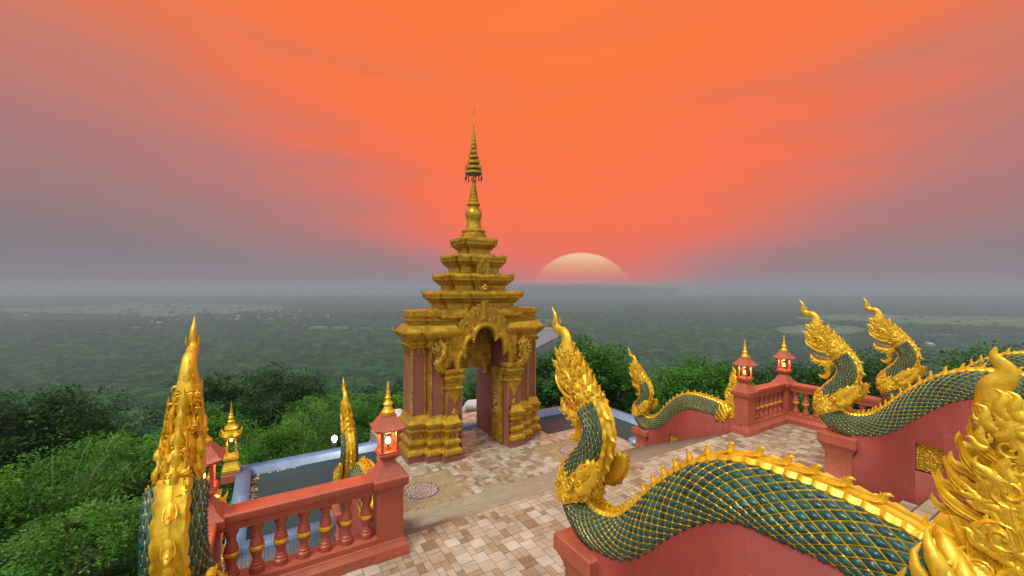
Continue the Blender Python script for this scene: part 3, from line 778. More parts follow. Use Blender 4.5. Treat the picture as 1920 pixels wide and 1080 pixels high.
# gold shrine lanterns on the pool corners
def make_shrine():
    r = thing('gold_lantern', (0, 0, 0), 'x', 'gold lantern', 'gold lanterns at the pool corners')
    put('plinth', MB().sq([(.22, -.05), (.22, .14), (.20, .16), (.20, .2)]), RED, r)
    put('pedestal', MB().sq([(.20, .195), (.205, .23), (.205, .27), (.185, .29), (.19, .31), (.165, .34), (.15, .40), (.13, .44), (.125, .47), (.15, .50), (.17, .53), (.175, .56), (.16, .57), (.165, .60), (.15, .63)]), GLANT, r)
    for sx in (-1, 1):
        for sy in (-1, 1): put('column', MB().lathe([(.025, .625), (.03, .66), (.018, .70), (.018, 1.02), (.03, 1.06), (.035, 1.105)], (sx * .105, sy * .105, 0), 10), GLANT, r)
    rf = MB(); roof_sq(rf, [(.13, 1.09, 0), (.16, 1.10, 0), (.21, 1.13, .05), (.22, 1.16, .07), (.16, 1.20, .02), (.12, 1.28, 0), (.11, 1.31, 0), (.15, 1.33, .03), (.155, 1.35, .04), (.11, 1.39, .01), (.085, 1.45, 0), (.08, 1.5, 0)])
    for i in range(4):
        a = pi / 4 + i * pi / 2; c_, s_ = cos(a), sin(a)
        rf.sweep([(c_ * .27, s_ * .27, 1.2), (c_ * .32, s_ * .32, 1.23), (c_ * .34, s_ * .34, 1.29), (c_ * .32, s_ * .32, 1.33)], [.025, .022, .014, .003], (-s_, c_, 0), 6)
        a += pi / 4; c_, s_ = cos(a), sin(a)
        rf.sweep([(c_ * .2, s_ * .2, 1.14), (c_ * .21, s_ * .21, 1.22), (c_ * .2, s_ * .2, 1.28)], [(.07, .012), (.05, .012), (.003, .004)], (-s_, c_, 0), 6)
    put('roof', rf, GLANT, r)
    put('finial', MB().lathe([(.075, 1.5), (.09, 1.52), (.09, 1.55), (.06, 1.58), (.06, 1.61), (.075, 1.63), (.07, 1.66), (.045, 1.69), (.055, 1.715), (.035, 1.75), (.042, 1.78), (.026, 1.82), (.032, 1.85), (.018, 1.9), (.022, 1.93), (.01, 2.0), (.003, 2.1)], seg=14), GLANT, r)
    put('lamp', MB().lathe([(.002, .98), (.03, .99), (.036, 1.01), (.028, 1.035), (.002, 1.045)], seg=12), BULB, r, smooth=180)
    ld = bpy.data.lights.new('lantern_glow', 'POINT'); ld.energy = 3; ld.color = (1, .5, .18); ld.shadow_soft_size = .04
    lo = bpy.data.objects.new('lantern_glow', ld); COL.objects.link(lo); lo.parent = r; lo.location = (0, 0, .93)
    return r
sh = make_shrine(); sh.location = (-.82, 13.42, -1.56); sh['label'] = 'gold roofed lantern on the far left corner of the pool, against the trees'
copy_tree(sh, (-.87, 9.2, -1.56), 'gold lantern low behind the foreground balusters at the near pool corner')

# street lamp beyond the pool
x, y = at(627, 18)
sl_ = thing('street_lamp', (x, y, -9), 'white globe street lamp shining beyond the pool rim', 'street lamp')
zg = zat(822, 18) + 9
put('globe', MB().lathe([(.002, -.15), (.06, -.10), (.11, -.05), (.12, 0), (.11, .05), (.06, .10), (.002, .15)], (0, 0, zg), 20), BULBW, sl_, smooth=180)
put('pole', MB().lathe([(.09, 0), (.06, 1.0), (.045, zg - .35), (.10, zg - .28), (.10, zg - .16), (.05, zg - .14)], seg=12), STEEL, sl_)
ld = bpy.data.lights.new('lamp_light', 'POINT'); ld.energy = 60; ld.color = (1, .97, .9); ld.shadow_soft_size = .15
lo = bpy.data.objects.new('lamp_light', ld); COL.objects.link(lo); lo.parent = sl_; lo.location = (0, 0, zg + .25)

# white coped walls going down beyond the gate
def white_wall(u, label):
    cp = [(13.0, -.85), (13.5, -.6), (14.3, -.9), (15.1, -1.3), (15.8, -1.45), (16.4, -1.6), (17.1, -2.25), (17.7, -2.75), (18.4, -2.85), (19.2, -3.2), (20.0, -3.75), (20.8, -4.4), (21.4, -5.1), (21.7, -6.0)]
    t_ = thing('serpent_wall', (u, 13, -8), label, 'wall', 'white coped walls behind the gate')
    if u < 5: cp = [(a_, b_ - .62 * min(1, max(0, (a_ - 14.6) / 1.4))) for a_, b_ in cp]
    f_ = lambda a: (0, a[0] - 13, a[1] + 8)
    mb = MB().sweep([f_(q) for q in cp], [.25 if 1 < i < 11 else .2 for i in range(len(cp))], seg=16); put('coping', mb, WHITE, t_, smooth=180)
    G = []
    for q in cp[:-1]: G.append([(-.2, q[0] - 13, 0), (.2, q[0] - 13, 0), (.2, q[0] - 13, q[1] + 8), (-.2, q[0] - 13, q[1] + 8)])
    put('wall', MB().grid(np.array(G), cv=True, caps=True), REDG, t_)
    put('niche', MB().box(-.215, -.1, 3.3, 3.75, 5.55, 6.0), DARK, t_)
white_wall(3.75, 'white coped curving wall beyond the pool, seen left of the gate')
white_wall(7.75, 'pink wall with white rounded coping seen through the gate opening')
# ------------------------------------------------------------------ ornament helpers
def kranok(mbx, base, size, ang, flip=1, plane=((1, 0, 0), (0, 0, 1)), off=0.0, fat=1.0, thick=.35, m=0, curl=1.0, seg=8):
    """one Thai flame leaf: a fat curved body ending in a hooked point, with two smaller lobes; lies in a plane, stands proud of it"""
    ax, ay = np.array(plane[0], float), np.array(plane[1], float); nz_ = np.cross(ax, ay)
    ca, sa = cos(ang), sin(ang)
    def P(x, y): # local: y along leaf
        x *= flip; X, Y = (x * ca + y * sa) * size, (-x * sa + y * ca) * size
        return np.array(base) + ax * X + ay * Y + nz_ * off
    k = curl
    main = [(0, 0), (-.10 * k, .16), (-.13 * k, .34), (-.03 * k, .52), (.10 * k, .68), (.12 * k, .82), (.03 * k, .93), (-.06 * k, 1.0)]
    wd = [.13, .19, .20, .17, .12, .08, .045, .008]
    mbx.sweep([P(*q) for q in main], [(a * size * fat, a * size * thick) for a in wd], side=np.cross(nz_, ay * ca + ax * sa), seg=seg, m=m, ridge=.5)
    lob = [(-.05 * k, .04), (.14 * k, .12), (.24 * k, .26), (.20 * k, .40), (.28 * k, .50)]
    mbx.sweep([P(*q) for q in lob], [(a * size * fat, a * size * thick * .9) for a in (.08, .10, .09, .06, .006)], side=np.cross(nz_, ay * ca + ax * sa), seg=6, m=m)

def volute(mbx, c, r, a0, turns=1.4, plane=((1, 0, 0), (0, 0, 1)), flip=1, off=0.0, w_=.22, m=0):
    ax, ay = np.array(plane[0], float), np.array(plane[1], float); nz_ = np.cross(ax, ay)
    P = []; R = []
    n = int(9 * turns) + 3
    for i in range(n):
        t = i / (n - 1); a = a0 + flip * t * turns * 2 * pi; q = r * (1 - t) ** .8 + .06 * r
        P.append(np.array(c) + ax * q * cos(a) + ay * q * sin(a) + nz_ * (off + r * .25 * t)); R.append((r * w_ * (1 - .6 * t), r * w_ * .8 * (1 - .4 * t)))
    mbx.sweep(P, R, side=nz_, seg=6, m=m)

def scroll_field(mbx, pts, r, rng, plane, off=0.0, m=0):
    for p in pts:
        a = rng.uniform(0, 6.28); f = rng.choice((-1, 1))
        if rng.random() < .5: volute(mbx, p, r * rng.uniform(.75, 1.2), a, 1.3, plane, f, off, m=m)
        else: kranok(mbx, p, r * rng.uniform(2.0, 2.9), a, f, plane, off, m=m, seg=6)

# ------------------------------------------------------------------ gate
GU, GV = 5.83, 12.1
gate = thing('temple_gate', (GU, GV, ZL), 'tall golden temple gate with tiered roof, slender spire and open carved door', 'gate')
B = ZL
def zz(z): return z - B
rg = random.Random(21)
def mir(pl): return [(-x, y) for x, y in pl[::-1]]
baseR = [(.955, -.85), (1.28, -.85), (1.28, -.62), (1.72, -.62), (1.72, -.38), (2.22, -.38), (2.22, .38), (1.72, .38), (1.72, .62), (1.28, .62), (1.28, .85), (.955, .85)]
bodyR = [(.85, -.62), (1.70, -.62), (1.70, -.36), (2.18, -.36), (2.18, .36), (1.70, .36), (1.70, .62), (.85, .62)]
entR = [(1.0, -.62), (1.72, -.62), (1.72, -.38), (2.22, -.38), (2.22, .38), (1.72, .38), (1.72, .62), (1.0, .62)]
def dentils(mbx, plan, o, z, step=.075, w_=.05, h=.05, c=(0, 0), m=0, pr=.022):
    """row of lotus beads round a moulding"""
    P = np.array(plan, float); n = len(P); nx = np.roll(P, -1, 0) - P; nx /= np.linalg.norm(nx, axis=1)[:, None]
    no = np.stack([nx[:, 1], -nx[:, 0]], 1); Q = P + (no + np.roll(no, 1, 0)) * o
    for i in range(n):
        a, b = Q[i], Q[(i + 1) % n]; Ln = np.linalg.norm(b - a); k = max(1, int(Ln / step)); t = (b - a) / Ln
        for q in range(k):
            p = a + t * Ln * (q + .5) / k + np.array(c); u = t * w_ / 2; v_ = no[i] * pr
            mbx.add([(p[0] - u[0], p[1] - u[1], z + h), (p[0] + u[0], p[1] + u[1], z + h), (p[0] + v_[0] + u[0] * .8, p[1] + v_[1] + u[1] * .8, z + h * .75), (p[0] + v_[0] - u[0] * .8, p[1] + v_[1] - u[1] * .8, z + h * .75), (p[0] + v_[0] * .7, p[1] + v_[1] * .7, z)],
                    [[0, 3, 2, 1], [3, 4, 2], [0, 4, 3], [1, 2, 4]], m)
basep = [(.10, .17), (.125, .2), (.125, .30), (.10, .34), (.06, .37), (.045, .45), (.06, .48), (.085, .50), (.085, .60), (.05, .63), (.02, .65), (.02, .80), (.05, .83), (.085, .86), (.085, .93), (.06, .95), (.06, .98), (.10, 1.02), (.12, 1.07), (.12, 1.13), (.08, 1.16), (.04, 1.26), (.01, 1.34)]
for sgn, nm in ((1, 'r'), (-1, 'l')):
    pl = baseR if sgn > 0 else mir(baseR); bo = bodyR if sgn > 0 else mir(bodyR); en = entR if sgn > 0 else mir(entR)
    put('plinth', MB().loft(pl, [(.11, -.05), (.11, .17)]), REDG, gate)
    mb = MB().loft(pl, basep)
    for z, o_, s_ in ((.20, .127, .10), (.50, .087, .075), (.86, .087, .07), (1.06, .122, .08)): dentils(mb, pl, o_, z, s_, s_ * .7, .08)
    for q_ in np.arange(0, 1, 1): dentils(mb, pl, .045, .38, .10, .075, .07)
    P_ = np.array(pl)
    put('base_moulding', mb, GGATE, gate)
    # little red panels in the waist of the base
    mb = MB()
    for x in ((.9, 1.04, 1.18) + (1.42, 1.58) + (1.86, 2.0, 2.14)):
        yf = -.85 if x < 1.28 else (-.62 if x < 1.7 else -.38)
        mb.box(sgn * x - .038, sgn * x + .038, yf - .026, yf, .67, .79)
    for y in (-.25, -.08, .09, .26): mb.box(sgn * 2.22 - .026, sgn * 2.22 + .026, y - .04, y + .04, .67, .79)
    put('waist_panel', mb, REDG, gate)
    put('jamb', MB().box(sgn * .79 if sgn > 0 else -.84, .84 if sgn > 0 else -.79, -.86, .86, 0, 2.12), REDG, gate)
    put('wing_wall', MB().loft(bo, [(0, 1.3), (0, 3.42)]), REDG, gate)
    # gold corner strips and pointed drips
    mb = MB()
    for (x, y) in ((1.70, -.62), (2.18, -.36), (2.18, .36), (1.70, -.36)):
        mb.loft([(-.03, -.03), (.03, -.03), (.03, .03), (-.03, .03)], [(0, 1.3), (0, 3.4)], c=(sgn * x, y))
    for x in (.87, 1.34): mb.box(sgn * x - .028, sgn * x + .028, -.655, -.61, 1.3, 3.4)
    mb.box(sgn * 1.79 - .03, sgn * 1.79 + .03, -.395, -.35, 1.3, 3.4)
    def drip(x0, x1, y, zt, h, ax='x'):
        n = 3
        out = [(x0, zt), (x1, zt), (x1, zt - h * .28), ((x0 + x1) / 2 + (x1 - x0) * .28, zt - h * .42), ((x0 + x1) / 2, zt - h), ((x0 + x1) / 2 - (x1 - x0) * .28, zt - h * .42), (x0, zt - h * .28)]
        if ax == 'x': mb.prism(out, .05, (0, y, 0), (1, 0, 0), (0, 0, 1), .04)
        else: mb.prism(out, .05, (y, 0, 0), (0, 1, 0), (0, 0, 1), .04)
    for a in (1.84, 2.0): drip(sgn * a - .07, sgn * a + .07, -.37, 3.4, .30)
    drip(sgn * 1.54 - .13, sgn * 1.54 + .13, -.63, 3.4, .5); drip(sgn * 1.10 - .15, sgn * 1.10 + .15, -.63, 3.4, .42)
    for a in (-.22, -.07, .08, .23): drip(a - .065, a + .065, sgn * 2.19, 3.4, .32, 'y')
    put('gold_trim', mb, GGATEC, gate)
    # front and back pillars
    for fy in (-1, 1):
        c_ = (sgn * 1.04, fy * .725); p4 = [(-.24, -.125), (.24, -.125), (.24, .125), (-.24, .125)]
        pil = put('pillar', MB().loft(p4, [(0, 1.3), (0, 2.12)], c=c_), REDG, gate)
        mb = MB().loft(p4, [(.006, 2.05), (.03, 2.08), (.03, 2.14), (.008, 2.17), (.008, 2.28), (.03, 2.31), (.05, 2.36), (.08, 2.42), (.08, 2.48), (.05, 2.50), (.05, 2.56), (.09, 2.60), (.09, 2.68), (.02, 2.70)], c=c_)
        dentils(mb, p4, .032, 2.08, .06, .045, .05, c=c_); dentils(mb, p4, .082, 2.42, .07, .05, .05, c=c_)
        y = c_[1] + fy * .125
        pn = MB()
        pn.prism([(-.22, 2.06), (.22, 2.06), (.19, 1.94), (.11, 1.84), (0, 1.58), (-.11, 1.84), (-.19, 1.94)], .07, (c_[0], y, 0), bev=.12)
        pn.prism([(0, 1.30), (.095, 1.43), (0, 1.57), (-.095, 1.43)], .07, (c_[0], y, -.02), bev=.3)
        pn.prism([(-.18, .98), (-.12, 1.08), (-.09, 1.16), (0, 1.27), (.09, 1.16), (.12, 1.08), (.18, .98)], .07, (c_[0], y, .04), bev=.12)
        put('pendant', pn, GGATE, pil)
        for x in (-.225, .225): mb.box(c_[0] + x - .016, c_[0] + x + .016, y - .02, y + .02, 1.3, 2.06)
        put('capital', mb, GGATEC, pil)
    # wing cornice and crown
    mb = MB().loft(en, [(.0, 3.30), (.05, 3.33), (.07, 3.37), (.07, 3.42), (.03, 3.45), (.03, 3.52), (.09, 3.58), (.15, 3.66), (.20, 3.72), (.22, 3.76), (.22, 3.81), (.17, 3.83), (.13, 3.90), (.06, 3.98), (-.02, 4.04), (-.02, 4.10), (.05, 4.13), (.05, 4.17), (-.03, 4.20), (-.03, 4.24), (.02, 4.26), (.02, 4.42), (-.02, 4.44)])
    dentils(mb, en, .072, 3.37, .07, .05, .06); dentils(mb, en, .205, 3.72, .07, .05, .08); dentils(mb, en, .16, 3.62, .09, .06, .08); dentils(mb, en, .052, 4.12, .06, .04, .05)
    for (x, y) in en:
        if abs(x) < 1.2: continue
        ox = sgn * .25 * (1 if abs(x) > 1.0 else 0); oy = .25 * (1 if y > 0 else -1)
        mb.sweep([(sgn * abs(x) + ox * .9, y + oy * .9, 3.78), (sgn * abs(x) + ox * 1.02, y + oy * 1.02, 3.83), (sgn * abs(x) + ox * 1.04, y + oy * 1.04, 3.90), (sgn * abs(x) + ox * 1.1, y + oy * 1.1, 3.96)], [.03, .036, .02, .004], seg=6)
    for i in range(26):
        for (x, y, fl) in ((sgn * (1.08 + i * .045), -.38 if i > 13 else -.62, 0),): mb.prism([(-.017, 4.27), (.017, 4.27), (.017, 4.40), (0, 4.43), (-.017, 4.40)], .04, (x, y - .035, 0), bev=.05)
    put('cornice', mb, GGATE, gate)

# lintel wall with carved tympanum, passage walls, door
mb = MB().box(-.82, .82, .30, .60, 2.46, 3.84); put('lintel_wall', mb, REDG, gate)
mb = MB().box(-.80, .80, .26, .299, 2.46, 2.56); mb.box(-.80, .80, .27, .299, 2.56, 3.80)
scroll_field(mb, [(x + rg.uniform(-.03, .03), .255, z + rg.uniform(-.03, .03)) for x in np.arange(-.68, .7, .17) for z in np.arange(2.68, 3.7, .17)], .07, rg, ((1, 0, 0), (0, 0, 1)))
put('tympanum', mb, GGATEC, gate)
for s_ in (-1, 1): put('passage_wall', MB().box(s_ * .81 if s_ > 0 else -1.0, 1.0 if s_ > 0 else -.81, .60, 1.45, 0, 2.5), REDG, gate)
dl = MB().box(.715, .76, -.58, .08, .03, 2.5)
door = put('door_leaf', dl, GGATE, gate)
mb = MB(); 
for y0, y1, z0, z1 in ((-.57, -.53, .05, 2.48), (.03, .07, .05, 2.48), (-.57, .07, .04, .08), (-.57, .07, 2.44, 2.48)): mb.box(.70, .716, y0, y1, z0, z1)
scroll_field(mb, [(.712, y + rg.uniform(-.015, .015), z) for y in np.arange(-.46, .0, .105) for z in np.arange(.16, 2.42, .115)], .045, rg, ((0, -1, 0), (0, 0, 1)))
put('door_relief', mb, GGATEC, door)
dl2 = MB().box(-.76, -.715, -.58, .08, .03, 2.5); put('door_leaf', dl2, GGATE, gate)

# trefoil arch
half = [(.93, 2.66), (.92, 2.9), (.90, 3.05), (.80, 3.16), (.73, 3.14), (.72, 3.05), (.735, 3.2), (.70, 3.42), (.60, 3.58), (.48, 3.64), (.42, 3.60), (.42, 3.52), (.40, 3.66), (.30, 3.84), (.15, 3.94), (0, 3.97)]
archp = [(-x, z) for x, z in half] + half[-2::-1]
mb = MB()
mb.sweep([(x, -.80, z) for x, z in archp], [(.11, .10)] * len(archp), side=(0, 1, 0), seg=10)
outer = [(.98, 2.66), (1.06, 2.9), (1.04, 3.1), (.98, 3.3), (.92, 3.45), (.86, 3.6), (.78, 3.75), (.68, 3.87), (.58, 3.95), (.50, 4.0), (.42, 4.05), (.36, 4.08), (.28, 4.12), (.2, 4.15), (.1, 4.17), (0, 4.18)]
outer = [(x * .985 if z > 2.7 else x, z - .05) for x, z in outer]
outp = [(-x, z) for x, z in outer] + outer[-2::-1]
A = np.array([(x, -.76, z) for x, z in archp]); O = np.array([(x, -.76, z) for x, z in outp])
mb.grid(np.stack([A, O, O + (0, .14, 0), A + (0, .14, 0)], 0), cu=True)
for (x, z) in ((.92, 2.92), (.71, 3.42), (.4, 3.80), (0, 4.03)):
    for s_ in ((1, -1) if x else (1,)): mb.lathe([(.002, -.035), (.035, 0), (.002, .035)], (s_ * x * 1.04, -.89, z), 8)
# hooked cusps under the arch
for (x, z, a) in ((.72, 3.02, .2), (.42, 3.48, .5)):
    for s_ in (1, -1): mb.sweep([(s_ * x, -.80, z + .1), (s_ * (x - .01), -.80, z), (s_ * (x - .06), -.80, z - .03), (s_ * (x - .09), -.80, z + .02)], [.05, .05, .035, .006], side=(0, 1, 0), seg=8)
put('arch', mb, GGATE, gate)
# flame pediment
mb = MB()
fl = [(0, 4.92, .32), (.19, 4.68, .30), (.36, 4.56, .30), (.54, 4.36, .30), (.72, 4.20, .29), (.89, 3.98, .27), (1.05, 3.78, .26), (1.17, 3.76, .2)]
for i, (x, zt, w_) in enumerate(fl):
    for s_ in ((1, -1) if x else (1,)):
        z0 = (3.98, 3.93, 3.80, 3.64, 3.45, 3.2, 2.9, 2.70)[i]; h = zt - z0; yy = -.74 + .012 * i
        out = [(-w_ / 2, 0), (w_ / 2, 0), (w_ * .52, h * .55), (w_ * .42, h * .78), (w_ * .16, h * .92), (0, h), (-w_ * .16, h * .92), (-w_ * .42, h * .78), (-w_ * .52, h * .55)]
        mb.prism(out, .10, (s_ * x, yy, z0), bev=.06)
        mb.sweep([(s_ * x, yy - .045, z0 + h * .2), (s_ * x, yy - .055, z0 + h * .6), (s_ * x, yy - .045, z0 + h * .93)], [(.03, .03), (.035, .03), (.005, .005)], side=(1, 0, 0), seg=6)
        for q in range(5): kranok(mb, (s_ * x, yy - .05, z0 + h * (.42 + q * .1)), .13 - .012 * q, .7 * (1 if q % 2 else -1), 1, off=0)
put('flame_pediment', mb, GGATEC, gate)
# carved half figures above the pillars
for s_ in (-1, 1):
    mb = MB()
    mb.sweep([(s_ * 1.28, -.74, 2.62), (s_ * 1.48, -.82, 2.74), (s_ * 1.52, -.86, 2.95), (s_ * 1.40, -.86, 3.15), (s_ * 1.34, -.84, 3.35), (s_ * 1.42, -.82, 3.52)], [(.10, .12), (.15, .13), (.15, .12), (.11, .11), (.08, .08), (.02, .02)], seg=10)
    for q in range(16): kranok(mb, (s_ * rg.uniform(1.25, 1.62), -.86 - rg.uniform(0, .07), rg.uniform(2.7, 3.3)), rg.uniform(.18, .30), s_ * rg.uniform(-.9, .9), s_, off=.0)
    for q in range(8): volute(mb, (s_ * rg.uniform(1.3, 1.58), -.93, rg.uniform(2.75, 3.15)), .06, rg.uniform(0, 6), flip=s_)
    for q, (dx, h) in enumerate(((-.1, .3), (0, .4), (.1, .34), (.2, .25))): kranok(mb, (s_ * (1.42 + dx), -.80, 3.2), h, s_ * dx * 1.5, s_)
    put('corner_figure', mb, GGATEC, gate)

# central block and tiers
def redent(Wd, Dp, n=.13, bay=.0, bd=.0):
    a, b = Wd / 2, Dp / 2
    q = [(a, -b + n), (a, b - n), (a - n, b - n), (a - n, b)]
    if bay: q += [(bay, b), (bay, b + bd), (-bay, b + bd), (-bay, b)]
    q += [(-a + n, b), (-a + n, b - n), (-a, b - n), (-a, -b + n), (-a + n, -b + n), (-a + n, -b)]
    if bay: q += [(-bay, -b), (-bay, -b - bd), (bay, -b - bd), (bay, -b)]
    return q + [(a - n, -b), (a - n, -b + n)]
put('soffit', MB().box(-1.0, 1.0, -.66, .62, 3.84, 3.95), REDG, gate)
mb = MB()
pl = redent(2.9, 1.22, .14)
mb.loft(pl, [(0, 3.9), (0, 4.12), (.06, 4.16), (.10, 4.2), (.10, 4.27), (.02, 4.32), (.0, 4.36), (.0, 4.5)]); dentils(mb, pl, .10, 4.18, .07, .05, .07)
put('central_block', mb, GGATEC, gate)
tiers = [(2.92, 1.40, 4.42, 4.94), (2.30, 1.22, 5.0, 5.49), (1.78, 1.10, 5.56, 6.10), (1.12, 1.02, 6.16, 6.65)]
for i, (Wd, Dp, z0, ze) in enumerate(tiers):
    n = .15 - .01 * i; k = 1 - .08 * i; e = .20 * k
    pl = redent(Wd - 2 * e + .12, Dp - 2 * e + .16, n, .26 * k if i < 3 else 0, .10)
    hh = ze - z0
    mb = MB().loft(pl, [(.06, z0 - .12), (.03, z0), (-.02, z0 + .04), (-.02, z0 + hh * .38), (.035, z0 + hh * .40), (.04, z0 + hh * .45), (.025, z0 + hh * .47), (.06, z0 + hh * .50), (.10, z0 + hh * .56), (.105, z0 + hh * .60), (.09, z0 + hh * .61), (.15, z0 + hh * .68), (e - .01, z0 + hh * .72), (e, z0 + hh * .74), (e, z0 + hh * .90), (e + .015, z0 + hh * .91), (e + .015, ze), (e - .04, ze + .012), (.11, ze + .06), (.06, ze + .085)])
    dentils(mb, pl, e, z0 + hh * .77, .06, .042, .07); dentils(mb, pl, .036, z0 + hh * .37, .06, .04, .045); dentils(mb, pl, .10, z0 + hh * .53, .06, .045, .05)
    P_ = np.array(pl); nx = np.roll(P_, -1, 0) - P_; nx /= np.linalg.norm(nx, axis=1)[:, None]; no = np.stack([nx[:, 1], -nx[:, 0]], 1); sh_ = no + np.roll(no, 1, 0)
    cr = nx[:, 0] * np.roll(nx, 1, 0)[:, 1] - nx[:, 1] * np.roll(nx, 1, 0)[:, 0]
    for p_, s_, c_ in zip(P_, sh_, cr):
        if c_ > 0: continue
        for t_, q_ in ((1.0, .15),):
            a = p_ + s_ * (e - .02); d_ = s_ / 1.414
            mb.sweep([(a[0], a[1], ze - .02), (a[0] + d_[0] * .05, a[1] + d_[1] * .05, ze + .02), (a[0] + d_[0] * .03, a[1] + d_[1] * .03, ze + .07), (a[0] + d_[0] * .05, a[1] + d_[1] * .05, ze + q_ * .75)], [.022, .026, .016, .003], seg=6)
            for q in (-1, 1): mb.sweep([(a[0] - q * d_[1] * .07, a[1] + q * d_[0] * .07, ze - .01), (a[0] - q * d_[1] * .08, a[1] + q * d_[0] * .08, ze + .05), (a[0] - q * d_[1] * .1, a[1] + q * d_[0] * .1, ze + .1)], [.022, .02, .003], seg=6)
    # small carved antefixes along the eave
    put('roof_tier', mb, GGATE, gate, smooth=25)
    mb = MB(); yb = -(Dp / 2 - e + .08) + .02
    for x in np.arange(-(Wd / 2 - e) + .14, (Wd / 2 - e) - .1, .12): volute(mb, (x, yb, z0 + hh * .22), .035, rg.uniform(0, 6), 1.2)
    xs = (Wd / 2 - e + .06) - .02
    for y in np.arange(-.3, .31, .12):
        for s_ in (-1, 1): volute(mb, (s_ * xs, y, z0 + hh * .22), .035, rg.uniform(0, 6), 1.2, ((0, -s_, 0), (0, 0, 1)))
    put('frieze', mb, GGATEC, gate)
# front niches
for (x, y, z0, w_, h) in ((0, -.66, 5.5, .42, .62), (0, -.74, 5.02, .40, .0)):
    if h:
        mb = MB().prism([(-w_ / 2, 0), (w_ / 2, 0), (w_ * .55, .25), (w_ * .45, .45), (w_ * .2, .56), (0, .64), (-w_ * .2, .56), (-w_ * .45, .45), (-w_ * .55, .25)], .12, (x, y, z0), bev=.06)
        mb.sweep([(-.12, y - .07, z0 + .06), (-.13, y - .07, z0 + .3), (-.08, y - .07, z0 + .45), (0, y - .07, z0 + .52), (.08, y - .07, z0 + .45), (.13, y - .07, z0 + .3), (.12, y - .07, z0 + .06)], [.022] * 7, (0, 1, 0), 6)
        for q in range(7): volute(mb, (rg.uniform(-.07, .07), y - .07, z0 + .1 + q * .055), .04, rg.uniform(0, 6))
        put('niche_plaque', mb, GGATEC, gate)
mb = MB()
for q in range(8):
    a = q * pi / 4; mb.sweep([(0, -.80, 5.14), (.05 * cos(a), -.82, 5.14 + .05 * sin(a)), (.10 * cos(a), -.80, 5.14 + .10 * sin(a))], [(.012, .012), (.03, .02), (.006, .006)], (0, 1, 0), 6)
mb.lathe([(.002, -.02), (.03, 0), (.002, .02)], (0, -.82, 5.14), 8)
put('rosette', mb, GGATE, gate)
# spire
mb = MB().lathe([(.40, 6.70), (.43, 6.78), (.43, 6.84), (.37, 6.87), (.37, 6.92), (.39, 6.94), (.39, 6.98), (.30, 7.02), (.26, 7.06), (.255, 7.10)], seg=32); put('spire_base', mb, GGATEC, gate)
put('bell', MB().lathe([(.25, 7.08), (.235, 7.15), (.225, 7.25), (.235, 7.35), (.265, 7.45), (.275, 7.53), (.262, 7.60), (.22, 7.68), (.17, 7.72), (.165, 7.76), (.18, 7.80), (.215, 7.83), (.215, 7.88), (.19, 7.90), (.16, 7.92)], seg=32), GGATE, gate)
pr = [(.16, 7.91)]
for k in range(11):
    z = 7.94 + k * .075; r = .165 * (1 - k / 12.5); pr += [(r * .86, z), (r, z + .022), (r * .98, z + .045), (r * .8, z + .062)]
pr += [(.03, 8.80), (.028, 9.0)]
put('ringed_cone', MB().lathe(pr, seg=24), GGATE, gate)
mb = MB(); 
CH = [(.27, 8.88), (.25, 9.03), (.185, 9.22), (.15, 9.40), (.12, 9.56), (.095, 9.72), (.075, 9.86), (.06, 9.99), (.045, 10.12)]
for k, (r, z) in enumerate(CH):
    mb.lathe([(r * .75, z - .015), (r, z - .03), (r * 1.03, z), (r, z + .045), (r * .8, z + .05), (r * .55, z + .085), (r * .4, z + .09), (r * .35, z + .12)], seg=20)
    nn_ = max(6, int(r * 60))
    for q in range(nn_):
        a = q * 2 * pi / nn_; mb.sweep([(r * cos(a), r * sin(a), z + .03), (r * 1.08 * cos(a), r * 1.08 * sin(a), z + .08), (r * 1.2 * cos(a), r * 1.2 * sin(a), z + .13)], [(.012, .012), (.014, .008), (.002, .002)], (-sin(a), cos(a), 0), 5)
mb.lathe([(.028, 8.85), (.022, 10.2), (.014, 10.45), (.03, 10.5), (.012, 10.54), (.009, 10.8), (.03, 10.9), (.036, 10.95), (.012, 11.0), (.018, 11.05), (.002, 11.16)], seg=10)
mb.sweep([(.0, 0, 10.62), (.06, 0, 10.62), (.08, 0, 10.645)], [.006, .006, .002], seg=5)
put('tiered_umbrella', mb, GGATE, gate)
BELL = plain('dark_bronze_bell', (.06, .045, .07), .35, .6)
for q in range(14):
    a = q * 2 * pi / 14; r = .27; dz_ = .0 if q % 2 else .05
    mb = MB().lathe([(.004, 8.86), (.004, 8.79 - dz_), (.016, 8.78 - dz_), (.022, 8.745 - dz_), (.028, 8.72 - dz_), (.002, 8.715 - dz_)], (r * cos(a), r * sin(a), 0), 8)
    mb.box(r * cos(a) - .012, r * cos(a) + .012, r * sin(a) - .002, r * sin(a) + .002, 8.67 - dz_, 8.715 - dz_)
    put('wind_bell', mb, BELL, gate)
